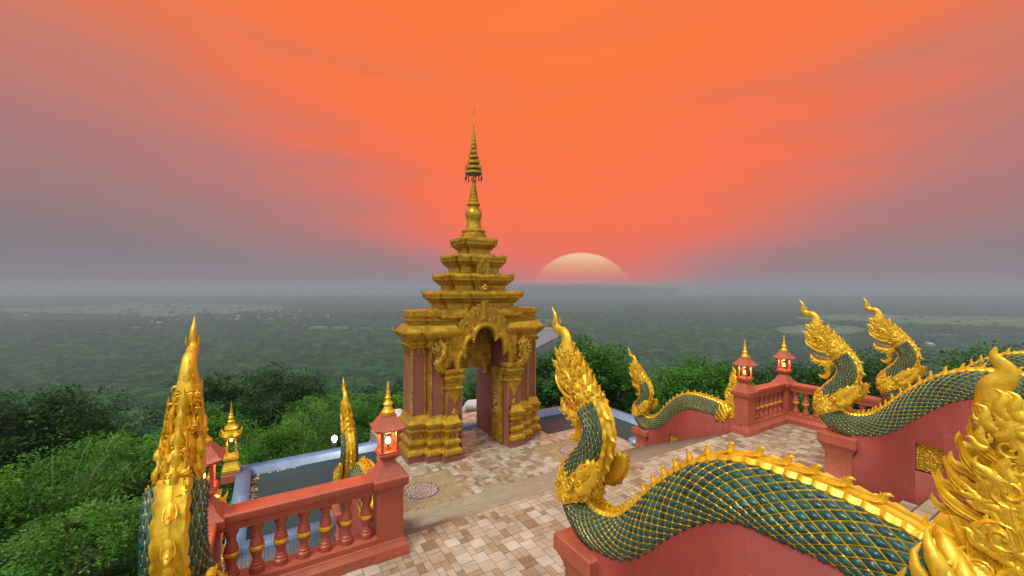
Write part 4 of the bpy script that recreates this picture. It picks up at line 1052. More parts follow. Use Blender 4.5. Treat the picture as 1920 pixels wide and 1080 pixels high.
# ------------------------------------------------------------------ serpent statues
OY, OZ = 3.28, .93          # local origin sits on the pier top
BODY = [(.55, 2.02, .20), (.78, 2.10, .225), (1.02, 2.14, .235), (1.34, 2.15, .245), (1.62, 2.13, .245), (1.86, 2.03, .245), (2.08, 1.86, .24), (2.30, 1.64, .235), (2.51, 1.40, .23), (2.72, 1.215, .225), (2.95, 1.125, .22), (3.18, 1.11, .22), (3.37, 1.19, .22), (3.465, 1.34, .22), (3.46, 1.50, .21), (3.38, 1.66, .19), (3.27, 1.82, .172), (3.20, 1.98, .16), (3.18, 2.12, .155), (3.235, 2.25, .155), (3.33, 2.37, .16)]
def catmull(P, n):
    P = np.array(P, float); Q = np.vstack([2 * P[0] - P[1], P, 2 * P[-1] - P[-2]]); out = []
    for i in range(len(P) - 1):
        a, b, c_, d = Q[i:i + 4]
        for t in np.linspace(0, 1, n, endpoint=False):
            out.append(.5 * ((2 * b) + (c_ - a) * t + (2 * a - 5 * b + 4 * c_ - d) * t * t + (3 * b - a - 3 * c_ + d) * t ** 3))
    out.append(P[-1]); return np.array(out)
_c = catmull(BODY, 24)
_s = np.concatenate([[0], np.cumsum(np.linalg.norm(np.diff(_c[:, :2], axis=0), axis=1))])
SLEN = _s[-1]
_T = np.gradient(_c[:, :2], _s, axis=0); _T /= np.linalg.norm(_T, axis=1)[:, None]
def frame(s):
    s = np.clip(np.asarray(s, float), 0, SLEN)
    y = np.interp(s, _s, _c[:, 0]) - OY; z = np.interp(s, _s, _c[:, 1]) - OZ; r = np.interp(s, _s, _c[:, 2])
    ty = np.interp(s, _s, _T[:, 0]); tz = np.interp(s, _s, _T[:, 1]); l_ = np.hypot(ty, tz)
    return y, z, r, ty / l_, tz / l_
def surf(s, th, h=0.0):
    """point on the body: th measured from the back ridge, positive to +x"""
    y, z, r, ty, tz = frame(s); q = r + h
    x = np.sin(th) * q * .94; n_ = np.cos(th) * q
    return np.stack([x * np.ones_like(y), y - tz * n_, z + ty * n_], -1)
def sides_s(v, z):
    d = (_c[:, 0] - v) ** 2 + (_c[:, 1] - z) ** 2; return _s[int(np.argmin(d))]
S_COL = sides_s(3.47, 1.42); S_HEAD = sides_s(3.30, 2.33)
def build_naga():
    rg = random.Random(77)
    root = thing('serpent_statue', (0, 0, 0), 'x', 'serpent statue', 'golden and green serpent statues along the stairs')
    # --- scaled body: diamond cells with a gold net and a teal glazed petal in each
    hs, hth = .056, radians(8.2)
    ns, nth = int(SLEN / hs), 8
    n = 8; g = np.array([-1, -.86, -.62, -.3, 0, .3, .62, .86, 1]); Aq, Bq = np.meshgrid(g, g, indexing='ij')
    mm = np.maximum(np.abs(Aq), np.abs(Bq)); rr_ = np.hypot(Aq, Bq)
    ex = (Aq + Bq) / 2; ey = (Bq - Aq) / 2
    lob = .011 * np.cos(np.arctan2(ey, ex) * 3) * np.minimum(1, rr_ * 1.4)
    hgt = np.where(mm > .95, .010, np.where(mm > .8, .003, .020 * (1 - mm ** 2) * (1 - .35 * ex) + lob * (mm < .6)))
    qi = np.arange(n * n); I = qi // n; J = qi % n
    Fq = np.stack([I * (n + 1) + J, (I + 1) * (n + 1) + J, (I + 1) * (n + 1) + J + 1, I * (n + 1) + J + 1], -1)
    cen = (g[:-1] + g[1:]) / 2; mc = np.maximum(np.abs(cen[I]), np.abs(cen[J])); mt = (mc < .88).astype(int).tolist()
    mb = MB()
    for side in (1, -1):
        for i in range(1, ns):
            sc_ = i * hs
            if sc_ > S_HEAD + .05: continue
            for j in range(0, 18):
                if (i + j) % 2: continue
                thc = radians(24) + j * hth
                S_ = sc_ + hs * ex; TH = thc + hth * ey
                P = surf(S_, side * TH, hgt)
                F = Fq if side < 0 else Fq[:, ::-1]
                mb.add(P, F, mt, float(rg.random()))
    put('scaled_body', mb, [GOLD, TEAL], root, smooth=50, attr=True)
    ss = np.arange(0, SLEN - .02, .05); th = np.linspace(0, 2 * pi, 28, endpoint=False)
    put('body_core', MB().grid(np.array([surf(np.full(28, s), th, -.004) for s in ss]), cv=True, caps=True), GOLD, root, smooth=180)
    # --- back band with serrated rims
    ss = np.arange(.0, S_HEAD + .02, .0125); mb = MB(); rows = []
    for s in ss:
        k = (s / .075) % 1.0; kk = min(1, max(0, (s - (S_COL - .9)) / .8)); e = radians(25.5 + 6.5 * kk + 3.0 * (1 - abs(2 * k - 1))); 
        a = np.array([-e, -e * .97, -e * .80, -e * .68, -e * .52, -radians(3), 0, radians(3), e * .52, e * .68, e * .80, e * .97, e])
        h = np.array([-.004, .016, .026, .034, .020, .020, .026, .020, .020, .034, .026, .016, -.004]) + .013 * k * np.array([0, 1, 1, 1, .3, 0, 0, 0, 0, 1, 1, 1, 0])
        rows.append(surf(np.full(13, s), a, h))
    mb.grid(np.array(rows)); put('back_band', mb, GOLD, root, smooth=50)
    ss = np.arange(S_COL - 1.1, S_HEAD + .02, .0125); rows = []; mb = MB()
    for s in ss:
        k = (s / .06) % 1.0
        a = pi + np.radians([-33, -32, -27, -23, -10, 0, 10, 23, 27, 32, 33]); h = np.array([-.004, .012, .026, .020, .024, .028, .024, .020, .026, .012, -.004]) + .010 * k * np.array([0, 0, 0, 1, 1, 1, 1, 1, 0, 0, 0])
        rows.append(surf(np.full(11, s), a, h))
    mb.grid(np.array(rows)[:, ::-1]); put('belly_band', mb, GOLD, root, smooth=50)
    # --- crest fins: hooked scroll leaves riding on the back
    fin_mesh = None
    s = .42; k = 0
    fm = MB()
    fm.sweep([(0, .095, -.006), (0, .05, .012), (0, .01, .008), (0, -.03, .022), (0, -.05, .05), (0, -.052, .078), (0, -.075, .092), (0, -.098, .088)], [(.026, .012), (.036, .018), (.040, .020), (.040, .026), (.032, .024), (.026, .020), (.018, .014), (.003, .003)], seg=8)
    fm.sweep([(0, .05, .01), (0, -.005, .03), (0, -.03, .06), (0, -.022, .085)], [(.016, .012), (.022, .014), (.016, .012), (.003, .003)], seg=6)
    for q in (-1, 1): fm.sweep([(q * .03, .08, 0), (q * .045, .03, .008), (q * .05, -.02, .02), (q * .04, -.05, .035)], [(.010, .008), (.013, .010), (.010, .010), (.003, .003)], seg=6)
    for (zq) in (0,): volute(fm, (.0, -.02, .012), .03, 0, 1.1, ((0, 1, 0), (0, 0, 1)))
    fin_mesh = fm.mesh('crest_fin', [GOLD], 60)
    while s < S_HEAD - .05:
        y, z, r, ty, tz = frame(s)
        if not (S_COL - .12 < s < S_COL + .10):
            o = put('crest_fin', fin_mesh, None, root, loc=(0, float(y - tz * (r + .018)), float(z + ty * (r + .018))))
            o.rotation_euler = (math.atan2(float(tz), float(ty)), 0, 0)
            sz = .78 if s < S_COL - 1.3 else .66; o.scale = (sz, sz, sz)
        s += .150 if s < S_COL - 1.3 else .112
    # --- collar with carved scrolls and swept back wings
    rows = []
    prof = [(-.15, -.004), (-.145, .022), (-.12, .03), (-.105, .022), (-.09, .034), (-.05, .045), (0, .05), (.06, .045), (.10, .032), (.115, .022), (.125, .034), (.145, .034), (.155, -.004)]
    th = np.linspace(0, 2 * pi, 40, endpoint=False)
    for ds_, h in prof: rows.append(surf(np.full(40, S_COL + ds_), th, h))
    mb = MB().grid(np.array(rows), cv=True)
    def tangent_plane(s, t_):
        p = surf(np.array(s), t_, .05); a = surf(np.array(s), t_ + .05, .05) - p; b = surf(np.array(s + .02), t_, .05) - p
        a /= np.linalg.norm(a); b /= np.linalg.norm(b); b -= a * (a @ b); b /= np.linalg.norm(b); return p, a, b
    for t_ in np.arange(0, 2 * pi, radians(17)):
        for ds_ in (-.08, -.02, .04, .10):
            p, a, b = tangent_plane(S_COL + ds_ + rg.uniform(-.012, .012), t_ + rg.uniform(-.08, .08))
            if np.cross(a, b) @ (p - surf(np.array(S_COL + ds_), t_, -.1)) < 0: a = -a
            if rg.random() < .62: volute(mb, p, .036, rg.uniform(0, 6), 1.3, (a, b), rg.choice((-1, 1)), -.004)
            else: kranok(mb, p - b * .03, .10, rg.uniform(-1, 1), rg.choice((-1, 1)), (a, b), 0)
    # side rosette
    for q in (1, -1):
        p, a, b = tangent_plane(S_COL + .01, q * radians(95))
        a = a * q
        volute(mb, p, .085, 0, 1.6, (a * 1.0, b), 1, .0, w_=.2)
        for w_ in range(9):
            an = w_ * 2 * pi / 9; kranok(mb, p + (a * cos(an) + b * sin(an)) * .06, .10, pi / 2 - an, 1, (a, b), 0)
    for w_ in range(15):
        t_ = w_ * 2 * pi / 15; p, a, b = tangent_plane(S_COL + .13, t_)
        if np.cross(a, b) @ (p - surf(np.array(S_COL), t_, -.1)) < 0: a = -a
        kranok(mb, p, .10, rg.uniform(-.3, .3), rg.choice((-1, 1)), (a, b), -.01)
    put('collar', mb, GOLD, root, smooth=60)
    for q in (1, -1):
        mb = MB()
        def W(v, z): return (q * .19, v - OY, z - OZ)
        out = [(3.42, 1.47), (3.30, 1.44), (3.18, 1.50), (3.08, 1.58), (3.02, 1.66), (2.965, 1.76), (2.93, 1.90), (2.985, 1.86), (2.99, 1.90), (3.045, 1.855), (3.06, 1.89), (3.11, 1.83), (3.14, 1.86), (3.19, 1.79), (3.25, 1.78), (3.34, 1.66), (3.42, 1.60)]
        mb.prism([(v - OY, z - OZ) for v, z in out], .05, (q * .185, 0, 0), (0, 1, 0), (0, 0, 1), .12)
        pl_ = ((0, q, 0), (0, 0, 1))
        for (v, z, sz, a) in ((3.30, 1.50, .30, -1.1), (3.22, 1.54, .32, -.95), (3.12, 1.62, .28, -.7), (3.05, 1.70, .2, -.5), (3.34, 1.56, .24, -.8), (3.22, 1.66, .18, -.5)):
            kranok(mb, W(v, z), sz, a * q, q, pl_, off=.03, fat=.8)
        volute(mb, W(3.36, 1.53), .07, 0, 1.5, pl_, 1, .035)
        volute(mb, W(3.24, 1.60), .05, 2, 1.3, pl_, 1, .035)
        put('wing', mb, GOLD, root, smooth=60)
    # --- head
    hd = catmull([(3.22, 2.22, .165), (3.32, 2.36, .175), (3.45, 2.50, .18), (3.58, 2.62, .165), (3.68, 2.76, .125), (3.71, 2.88, .09), (3.72, 2.98, .07)], 6)
    mb = MB().sweep([(0, v - OY, z - OZ) for v, z, r in hd], [(r * .72, r) for v, z, r in hd], seg=18)
    def Hh(x, v, z): return (x, v - OY, z - OZ)
    mb.sweep([Hh(0, 3.52, 2.58), Hh(0, 3.66, 2.64), Hh(0, 3.76, 2.72), Hh(0, 3.80, 2.82), Hh(0, 3.78, 2.92)], [(.11, .12), (.10, .12), (.08, .10), (.055, .07), (.02, .02)], seg=14)
    mb.sweep([Hh(0, 3.45, 2.44), Hh(0, 3.60, 2.46), Hh(0, 3.74, 2.50), Hh(0, 3.83, 2.56), Hh(0, 3.865, 2.64), Hh(0, 3.84, 2.71), Hh(0, 3.80, 2.70)], [(.11, .09), (.10, .08), (.085, .065), (.065, .055), (.05, .045), (.035, .03), (.008, .008)], seg=14)
    def headpt(t, side, el_):
        k = t * (len(hd) - 1); i = int(min(k, len(hd) - 2)); f = k - i; v, z, r = hd[i] * (1 - f) + hd[i + 1] * f
        d = hd[i + 1][:2] - hd[i][:2]; d /= np.linalg.norm(d); nrm = (-d[1], d[0])
        return Hh(side * r * .74 * cos(el_), v + nrm[0] * r * sin(el_), z + nrm[1] * r * sin(el_))
    for q in (1, -1):
        pl_ = ((0, q, 0), (0, 0, 1))
        for k in range(46):
            p = headpt(rg.uniform(.02, .95), q, rg.uniform(-1.0, 1.15)); off = .006
            if rg.random() < .6: volute(mb, p, rg.uniform(.028, .045), rg.uniform(0, 6), 1.3, pl_, rg.choice((-1, 1)), off)
            else: kranok(mb, p, rg.uniform(.08, .12), q * rg.uniform(-1.4, .3), q * rg.choice((-1, 1)), pl_, off)
        # cheek and brow
        volute(mb, Hh(q * .135, 3.44, 2.40), .075, 0, 1.6, pl_, 1, .0); volute(mb, Hh(q * .125, 3.56, 2.54), .06, 1, 1.4, pl_, -1, .0)
        mb.sweep([Hh(q * .125, 3.52, 2.56), Hh(q * .13, 3.58, 2.64), Hh(q * .115, 3.67, 2.67), Hh(q * .11, 3.74, 2.64)], [.018, .026, .024, .006], side=(0, 0, 1), seg=8)
        mb.sweep([Hh(q * .12, 3.50, 2.38), Hh(q * .115, 3.62, 2.39), Hh(q * .095, 3.74, 2.44), Hh(q * .06, 3.84, 2.50), Hh(q * .05, 3.88, 2.58)], [.02, .022, .020, .018, .006], side=(0, 0, 1), seg=8)
        for (v, z, sz, a) in ((3.72, 2.55, .12, .6), (3.79, 2.60, .13, .3), (3.78, 2.70, .14, .2), (3.74, 2.78, .16, .1), (3.70, 2.68, .12, .5), (3.83, 2.68, .12, .7), (3.80, 2.80, .13, .4)):
            kranok(mb, Hh(q * .07, v, z), sz, q * a, q, pl_, .01)
        # ear flames sweeping back
        for (v, z, sz, a) in ((3.37, 2.34, .22, -.9), (3.42, 2.44, .21, -.7), (3.48, 2.53, .20, -.6), (3.54, 2.62, .19, -.5), (3.61, 2.72, .17, -.3), (3.30, 2.27, .20, -1.1), (3.34, 2.20, .18, -1.5)):
            kranok(mb, Hh(q * .10, v, z), sz * .9, q * a, q, pl_, .015)
        # bumps of the forehead crown seen from behind
        for (v, z, r) in ((3.46, 2.66, .034), (3.54, 2.75, .03), (3.62, 2.83, .026)):
            mb.lathe([(.002, -r * 1.6), (r * .9, -r), (r * 1.15, 0), (r * .7, r), (r * .35, r * 1.6), (r * .12, r * 2.2), (.002, r * 3)], Hh(q * .075, v, z), 10)
        for (v, z, r) in ((3.40, 2.52, .05), (3.34, 2.42, .05)): mb.lathe([(.002, -r), (r, -.3 * r), (r * .9, r * .5), (r * .3, r * 1.2), (.002, r * 2.4)], Hh(q * .125, v, z), 10)
    # centre line flames and little stupa points along the back of the head
    for (v, z, sz) in ((3.18, 2.38, .15), (3.25, 2.48, .18), (3.33, 2.58, .18), (3.42, 2.68, .16), (3.51, 2.78, .13)):
        mb.lathe([(.002, -.06), (.045, -.04), (.058, -.005), (.040, .03), (.046, .045), (.030, .07), (.033, .08), (.016, .105), (.001, .15)], Hh(0, v, z), 12)
        for q in (-1, 1): kranok(mb, Hh(q * .06, v, z - .03), sz * .75, q * -.35, q, ((0, q, 0), (0, 0, 1)), .0)
    for k in range(26):
        t_ = rg.uniform(.05, .95); p = headpt(t_, 0, pi / 2); volute(mb, (rg.uniform(-.09, .09), p[1], p[2] + .0), .034, rg.uniform(0, 6), 1.2, ((1, 0, 0), (0, -.5, .86)), 1, -.0)
    hobj = put('head', mb, GOLD, root, smooth=60); hobj.scale = (.80, 1, 1)
    # crest finial: S curve
    mb = MB(); cp = catmull([(3.70, 2.86, .095), (3.715, 2.96, .075), (3.72, 3.03, .062), (3.76, 3.08, .055), (3.84, 3.095, .052), (3.90, 3.12, .052), (3.93, 3.17, .043), (3.925, 3.23, .032), (3.935, 3.28, .024), (3.97, 3.33, .013), (4.0, 3.38, .003)], 5)
    mb.sweep([(0, v - OY, z - OZ) for v, z, r in cp], [(r, r * 1.05) for v, z, r in cp], seg=14)
    mb.sweep([Hh(0, 3.67, 2.86), Hh(0, 3.66, 2.96), Hh(0, 3.69, 3.06), Hh(0, 3.76, 3.125), Hh(0, 3.83, 3.13)], [.04, .038, .03, .024, .004], seg=8)
    for q in (1, -1):
        for (v, z, sz, a) in ((3.68, 2.86, .13, .0), (3.90, 3.17, .08, -.2)): kranok(mb, Hh(q * .05, v, z), sz, q * a, q, ((0, q, 0), (0, 0, 1)), .0)
    put('crest', mb, GOLD, hobj, smooth=60)
    # jaw, teeth, beard, eyes
    mb = MB(); mb.sweep([Hh(0, 3.32, 2.25), Hh(0, 3.46, 2.19), Hh(0, 3.60, 2.175), Hh(0, 3.71, 2.20), Hh(0, 3.78, 2.25), Hh(0, 3.79, 2.31), Hh(0, 3.765, 2.325)], [(.10, .06), (.10, .055), (.085, .045), (.065, .035), (.045, .03), (.025, .02), (.005, .005)], seg=12)
    for q in (1, -1):
        for (v, z, sz, a) in ((3.40, 2.20, .15, 1.6), (3.52, 2.17, .14, 1.9), (3.64, 2.18, .13, 1.4), (3.46, 2.14, .12, 2.2)): kranok(mb, Hh(q * .075, v, z), sz, q * a, q, ((0, q, 0), (0, 0, 1)), .01)
        volute(mb, Hh(q * .10, 3.42, 2.25), .045, 0, 1.3, ((0, q, 0), (0, 0, 1)), 1, 0)
        volute(mb, Hh(q * .07, 3.60, 2.20), .03, 0, 1.3, ((0, q, 0), (0, 0, 1)), 1, 0)
    put('lower_jaw', mb, GOLD, hobj, smooth=60)
    put('tongue', MB().sweep([Hh(0, 3.45, 2.27), Hh(0, 3.6, 2.27), Hh(0, 3.70, 2.30), Hh(0, 3.76, 2.36)], [(.04, .015), (.045, .015), (.03, .012), (.006, .005)], seg=8), GOLD, hobj, smooth=180)
    for q in (1, -1):
        for v, up in ((3.74, 0), (3.68, 0), (3.62, 0), (3.74, 1), (3.67, 1), (3.60, 1)):
            z = 2.25 if up == 0 else 2.44
            put('tooth', MB().sweep([Hh(q * .05, v, z), Hh(q * .05, v + .005, z + (.035 if not up else -.04)), Hh(q * .045, v + .01, z + (.055 if not up else -.06))], [.011, .007, .001], seg=6), GOLD, hobj, smooth=180)
        put('eye', MB().lathe([(.002, -.03), (.02, -.024), (.031, 0), (.02, .024), (.002, .03)], Hh(q * .112, 3.63, 2.60), 12), GOLD, hobj, smooth=180)
    mb = MB().sweep([Hh(0, 3.44, 2.20), Hh(0, 3.50, 2.12), Hh(0, 3.515, 2.03), Hh(0, 3.505, 1.96), Hh(0, 3.545, 1.905), Hh(0, 3.62, 1.90), Hh(0, 3.67, 1.945)], [(.05, .055), (.055, .06), (.045, .045), (.04, .038), (.038, .040), (.03, .034), (.004, .004)], seg=12)
    for q in (1, -1): volute(mb, Hh(q * .025, 3.57, 1.93), .03, 1, 1.3, ((0, q, 0), (0, 0, 1)), 1, 0)
    put('beard', mb, GOLD, hobj, smooth=60)
    # --- tail plume
    out = [(.80, 1.98), (.78, 2.2), (.74, 2.24), (.70, 2.34), (.66, 2.44), (.60, 2.46), (.55, 2.46), (.50, 2.44), (.46, 2.50), (.47, 2.56), (.54, 2.57), (.55, 2.60), (.50, 2.64), (.49, 2.72), (.47, 2.80), (.46, 2.90), (.45, 2.98), (.43, 3.0), (.36, 3.0), (.30, 2.86), (.22, 2.70), (.16, 2.5), (.16, 2.2), (.25, 2.0), (.5, 1.86), (.8, 1.86)]
    mb = MB().prism([(v - OY, z - OZ) for v, z in out], .07, (0, 0, 0), (0, 1, 0), (0, 0, 1), .10)
    tip = catmull([(.40, 2.90, .105), (.43, 2.99, .10), (.465, 3.06, .075), (.475, 3.12, .055), (.445, 3.17, .045), (.44, 3.22, .034), (.475, 3.275, .018), (.47, 3.32, .004)], 5)
    mb.sweep([(0, v - OY, z - OZ) for v, z, r in tip], [(min(r * .4, .035), r * .9) for v, z, r in tip], seg=14, ridge=.2)
    def shell(v0, z0, v1, z1, w_, bend, q, off, gro=3, dep=.010, hook=.5):
        """broad grooved leaf, thick in the middle and thin at the rim, ending in a hooked tip"""
        d = np.array([v1 - v0, z1 - z0]); Ln = np.linalg.norm(d); d /= Ln; nn_ = np.array([-d[1], d[0]])
        rows = []
        for t in np.linspace(0, 1, 15):
            c_ = np.array([v0, z0]) + d * Ln * t + nn_ * Ln * (bend * sin(pi * t) - hook * bend * max(0, t - .62) ** 1.5 * 4)
            W = w_ * .80 * (.35 + .65 * sin(pi * min(1, t * .9 + .18))) * (1 - t ** 5) * (1 + .05 * sin(t * 40)) + .001
            a = np.linspace(-1, 1, 25)
            h = off * (1 - np.abs(a) ** 2.6) * (1 - .55 * t ** 3) + dep * (np.cos(a * pi * gro * 2) - 1) * .5 * (1 - t ** 4) * (1 - np.abs(a) ** 6)
            # raised rolled rim on one side
            h += .012 * np.exp(-((a - .82) / .13) ** 2) * (1 - t ** 3)
            P = c_[None] + nn_[None] * (a * W)[:, None]
            rows.append(np.stack([q * np.maximum(h, 0), P[:, 0] - OY, P[:, 1] - OZ], 1))
        G_ = np.array(rows); mb.grid(G_ if q > 0 else G_[:, ::-1])
    for q in (1, -1):
        S = lambda a, b, c_, d, w_, be, of, gr=3: shell(a, b, c_, d, w_, be, q, of * .52, gr, dep=.016)
        # fans at the root, pointing up
        S(.82, 1.98, .72, 2.22, .07, .08, .10); S(.72, 1.98, .60, 2.49, .075, .14, .135, 3); S(.62, 1.98, .565, 2.51, .075, .10, .15, 3)
        S(.54, 2.02, .48, 2.42, .07, .08, .15, 3)
        # the stem of the plume
        S(.52, 1.98, .40, 2.60, .15, .12, .16, 4); S(.34, 1.98, .26, 2.62, .15, -.10, .15, 4); S(.38, 2.42, .40, 2.98, .13, -.06, .15, 3)
        # side flames with hooked tips
        S(.49, 2.47, .695, 2.63, .045, -.14, .11, 2); S(.46, 2.55, .655, 2.725, .045, -.14, .12, 2); S(.44, 2.66, .60, 2.855, .045, -.14, .12, 2)
        S(.43, 2.77, .565, 2.965, .04, -.14, .11, 2); S(.42, 2.88, .545, 3.095, .038, -.14, .10, 2)
        S(.36, 2.76, .30, 3.06, .07, .25, .12); S(.30, 2.60, .20, 2.92, .08, .25, .13); S(.26, 2.40, .11, 2.72, .08, .25, .13); S(.28, 2.20, .08, 2.52, .09, .25, .12)
        if q > 0:
            for (v, z, sz, a) in ((.50, 2.42, .22, 1.1), (.50, 2.52, .22, .9), (.49, 2.62, .20, .75), (.47, 2.72, .20, .7), (.46, 2.80, .17, .6), (.46, 2.88, .15, .5), (.45, 2.95, .13, .4), (.60, 2.24, .2, .6), (.70, 2.18, .2, .5), (.35, 2.94, .15, -.5), (.30, 2.80, .17, -.6), (.24, 2.66, .17, -.6), (.20, 2.48, .18, -.7)):
                kranok(mb, (0, v - OY, z - OZ), sz, a, 1 if a > 0 else -1, ((0, 1, 0), (0, 0, 1)), 0, thick=.22)
        pl_ = ((0, q, 0), (0, 0, 1))
        for (v, z, r, a) in ((.42, 2.66, .075, 0), (.33, 2.50, .08, 1.5), (.44, 2.44, .075, 3), (.60, 2.12, .075, 1), (.30, 2.28, .085, 4), (.42, 2.86, .05, 2), (.34, 2.76, .055, 5), (.74, 2.06, .065, 2), (.88, 2.04, .065, 0), (.50, 2.26, .06, 0), (.46, 2.08, .08, 4), (.22, 2.10, .07, 4), (.56, 2.0, .06, 3)):
            volute(mb, (q * .055, v - OY, z - OZ), r, a, 1.6, pl_, q, 0, w_=.24)
        for k in range(95):
            t = rg.uniform(0, 1); v = .40 + rg.uniform(-.13, .15) * (1.2 - t * .7); z = 2.02 + t * .98
            kranok(mb, (q * .06, v - OY, z - OZ), rg.uniform(.08, .15), q * rg.uniform(-.9, 1.3), q * rg.choice((-1, 1)), pl_, 0, thick=.42)
        for k in range(14): kranok(mb, (q * .09, rg.uniform(.58, .84) - OY, rg.uniform(1.95, 2.16) - OZ), rg.uniform(.09, .14), q * rg.uniform(.0, 1.6), q * rg.choice((-1, 1)), pl_, 0)
    # leaves where the plume grips the body
    for ring, (s0, ph_) in enumerate(((.03, 0), (.12, .13))):
        for t_ in np.arange(0, 2 * pi, radians(26)):
            P = [surf(np.array(s0 + d_), t_ + ph_ * 2 + .16 * k, .012 + .010 * k * (1 + ring)) for k, d_ in enumerate((-.03, .0, .05, .085, .10, .095))]
            mb.sweep(np.array(P), [(.035, .016), (.046, .022), (.040, .020), (.024, .016), (.010, .010), (.002, .002)], side=surf(np.array(.5), t_ + .1, 0) - surf(np.array(.5), t_, 0), seg=8, ridge=.4)
    put('tail_plume', mb, GOLD, root, smooth=60)
    return root
naga = build_naga()
NL = [((2.98, 3.28, .93), 'large foreground serpent statue arching across the lower right, its ornate tail at the right edge'),
      ((9.11, 3.28, .93), 'large serpent statue at right with open mouth on a red pier'),
      ((12.2, 3.28, .93), 'rearmost large serpent statue on the far right, its neck rising behind another serpent body'),
      ((-.48, 3.28, .93), 'tall serpent statue seen from behind in the left foreground, gold crest against the forest'),
      ((1.43, 8.78, -.79), 'small distant serpent statue left of the gate, rising over the dark pool'),
      ((10.18, 8.78, -.79), 'complete small serpent statue on the sloping red wall right of the big foreground neck')]
for i, (p, l_) in enumerate(NL):
    if i == 0: naga.location = p; naga['label'] = l_
    else: copy_tree(naga, p, l_)

# walls carrying the serpents
def naga_wall(u, v, z, ground, label):
    t_ = thing('stair_wall', (u, v, z), label, 'wall', 'red walls under the serpent statues')
    ss = np.linspace(.12, sides_s(3.22, 1.11), 60); G = []
    pts_ = []
    for s in ss:
        y, zc, r, ty, tz = frame(s); pts_.append((float(y), float(zc) - .09))
    pts_.sort(); pts_.insert(0, (.15 - OY, 2.0 - OZ))
    pa, pb = 1.93 - OY, 2.25 - OY
    W_ = .19; mb = MB()
    ys = sorted(set([p[0] for p in pts_ if p[0] < -.20] + [pa, pb, -.20]))
    tz_ = lambda y: float(np.interp(y, [p[0] for p in pts_], [p[1] for p in pts_]))
    gz = lambda y: ground(y + OY)
    for a, b in zip(ys[:-1], ys[1:]):
        segs = [(gz(a), tz_(a), gz(b), tz_(b))]
        if pa - 1e-6 <= a and b <= pb + 1e-6: segs = [(gz(a), -.25, gz(b), -.25), (.19, tz_(a), .19, tz_(b))]
        for (za0, za1, zb0, zb1) in segs:
            mb.add([(-W_, a, za0), (-W_, b, zb0), (-W_, b, zb1), (-W_, a, za1), (W_, a, za0), (W_, b, zb0), (W_, b, zb1), (W_, a, za1)], [[0, 3, 2, 1], [4, 5, 6, 7], [3, 7, 6, 2]])
    mb.add([(-W_, pa, -.25), (W_, pa, -.25), (W_, pa, .19), (-W_, pa, .19)], [[0, 1, 2, 3]]); mb.add([(-W_, pb, -.25), (W_, pb, -.25), (W_, pb, .19), (-W_, pb, .19)], [[0, 3, 2, 1]])
    mb.add([(-W_, pa, -.25), (W_, pa, -.25), (W_, pb, -.25), (-W_, pb, -.25)], [[0, 3, 2, 1]]); mb.add([(-W_, pa, .19), (W_, pa, .19), (W_, pb, .19), (-W_, pb, .19)], [[0, 1, 2, 3]])
    y0 = ys[0]; mb.add([(-W_, y0, gz(y0)), (W_, y0, gz(y0)), (W_, y0, tz_(y0)), (-W_, y0, tz_(y0))], [[0, 1, 2, 3]])
    put('wall', mb, REDW, t_, smooth=None)
    # relief panel
    mb = MB().box(-.125, .125, pa + .004, pb - .004, -.246, .186); rg = random.Random(4)
    for q in (1, -1):
        mb.box(q * .125 - .012, q * .125 + .012, pa + .002, pa + .03, -.248, .188); mb.box(q * .125 - .012, q * .125 + .012, pb - .03, pb - .002, -.248, .188)
        mb.box(q * .125 - .012, q * .125 + .012, pa + .03, pb - .03, -.248, -.22); mb.box(q * .125 - .012, q * .125 + .012, pa + .03, pb - .03, .16, .188)
        for k in range(5):
            for j in range(6):
                p = (q * .128, pa + .055 + k * .053, -.195 + j * .066)
                if (k + j) % 2: volute(mb, p, .026, rg.uniform(0, 6), 1.2, ((0, q, 0), (0, 0, 1)), rg.choice((-1, 1)), 0)
                else: kranok(mb, (p[0], p[1], p[2] - .03), .085, rg.uniform(-1, 1), rg.choice((-1, 1)), ((0, q, 0), (0, 0, 1)), 0)
    put('relief_panel', mb, GOLDC, t_)
    g0 = gz(0)
    h = -g0
    f = lambda k: g0 + h * k
    put('pier', MB().sq([(.265, g0 - .03), (.265, f(.10)), (.25, f(.12)), (.235, f(.17)), (.215, f(.22)), (.205, f(.24)), (.205, f(.62)), (.215, f(.64)), (.22, f(.68)), (.245, f(.74)), (.265, f(.78)), (.275, f(.80)), (.295, f(.82)), (.295, -.012), (.28, 0), (.25, .004)]), RED, t_)
    return t_
up = lambda v: -.96
def lowg(v): # slope of the lower flight in local height
    vw = v - OY + 8.78
    k = min(1, max(0, (vw - LV1) / (9.2 - LV1))); return -1.51 * k + .79 - .03 - (.25 if 0 < k < 1 else 0)
naga_wall(2.98, 3.28, .93, up, 'smooth red wall and pier carrying the large foreground serpent')
naga_wall(9.11, 3.28, .93, up, 'red wall with square gold relief panel and pier, under the large serpent at right')
naga_wall(12.2, 3.28, .93, up, 'red wall under the rearmost serpent at far right, mostly hidden')
naga_wall(-.45, 3.28, .93, up, 'red wall under the left foreground serpent, below the bottom edge of the photo')
naga_wall(1.43, 8.78, -.79, lowg, 'red sloping wall under the small serpent left of the gate')
naga_wall(10.18, 8.78, -.79, lowg, 'red sloping wall with small gold relief panel, under the complete small serpent')
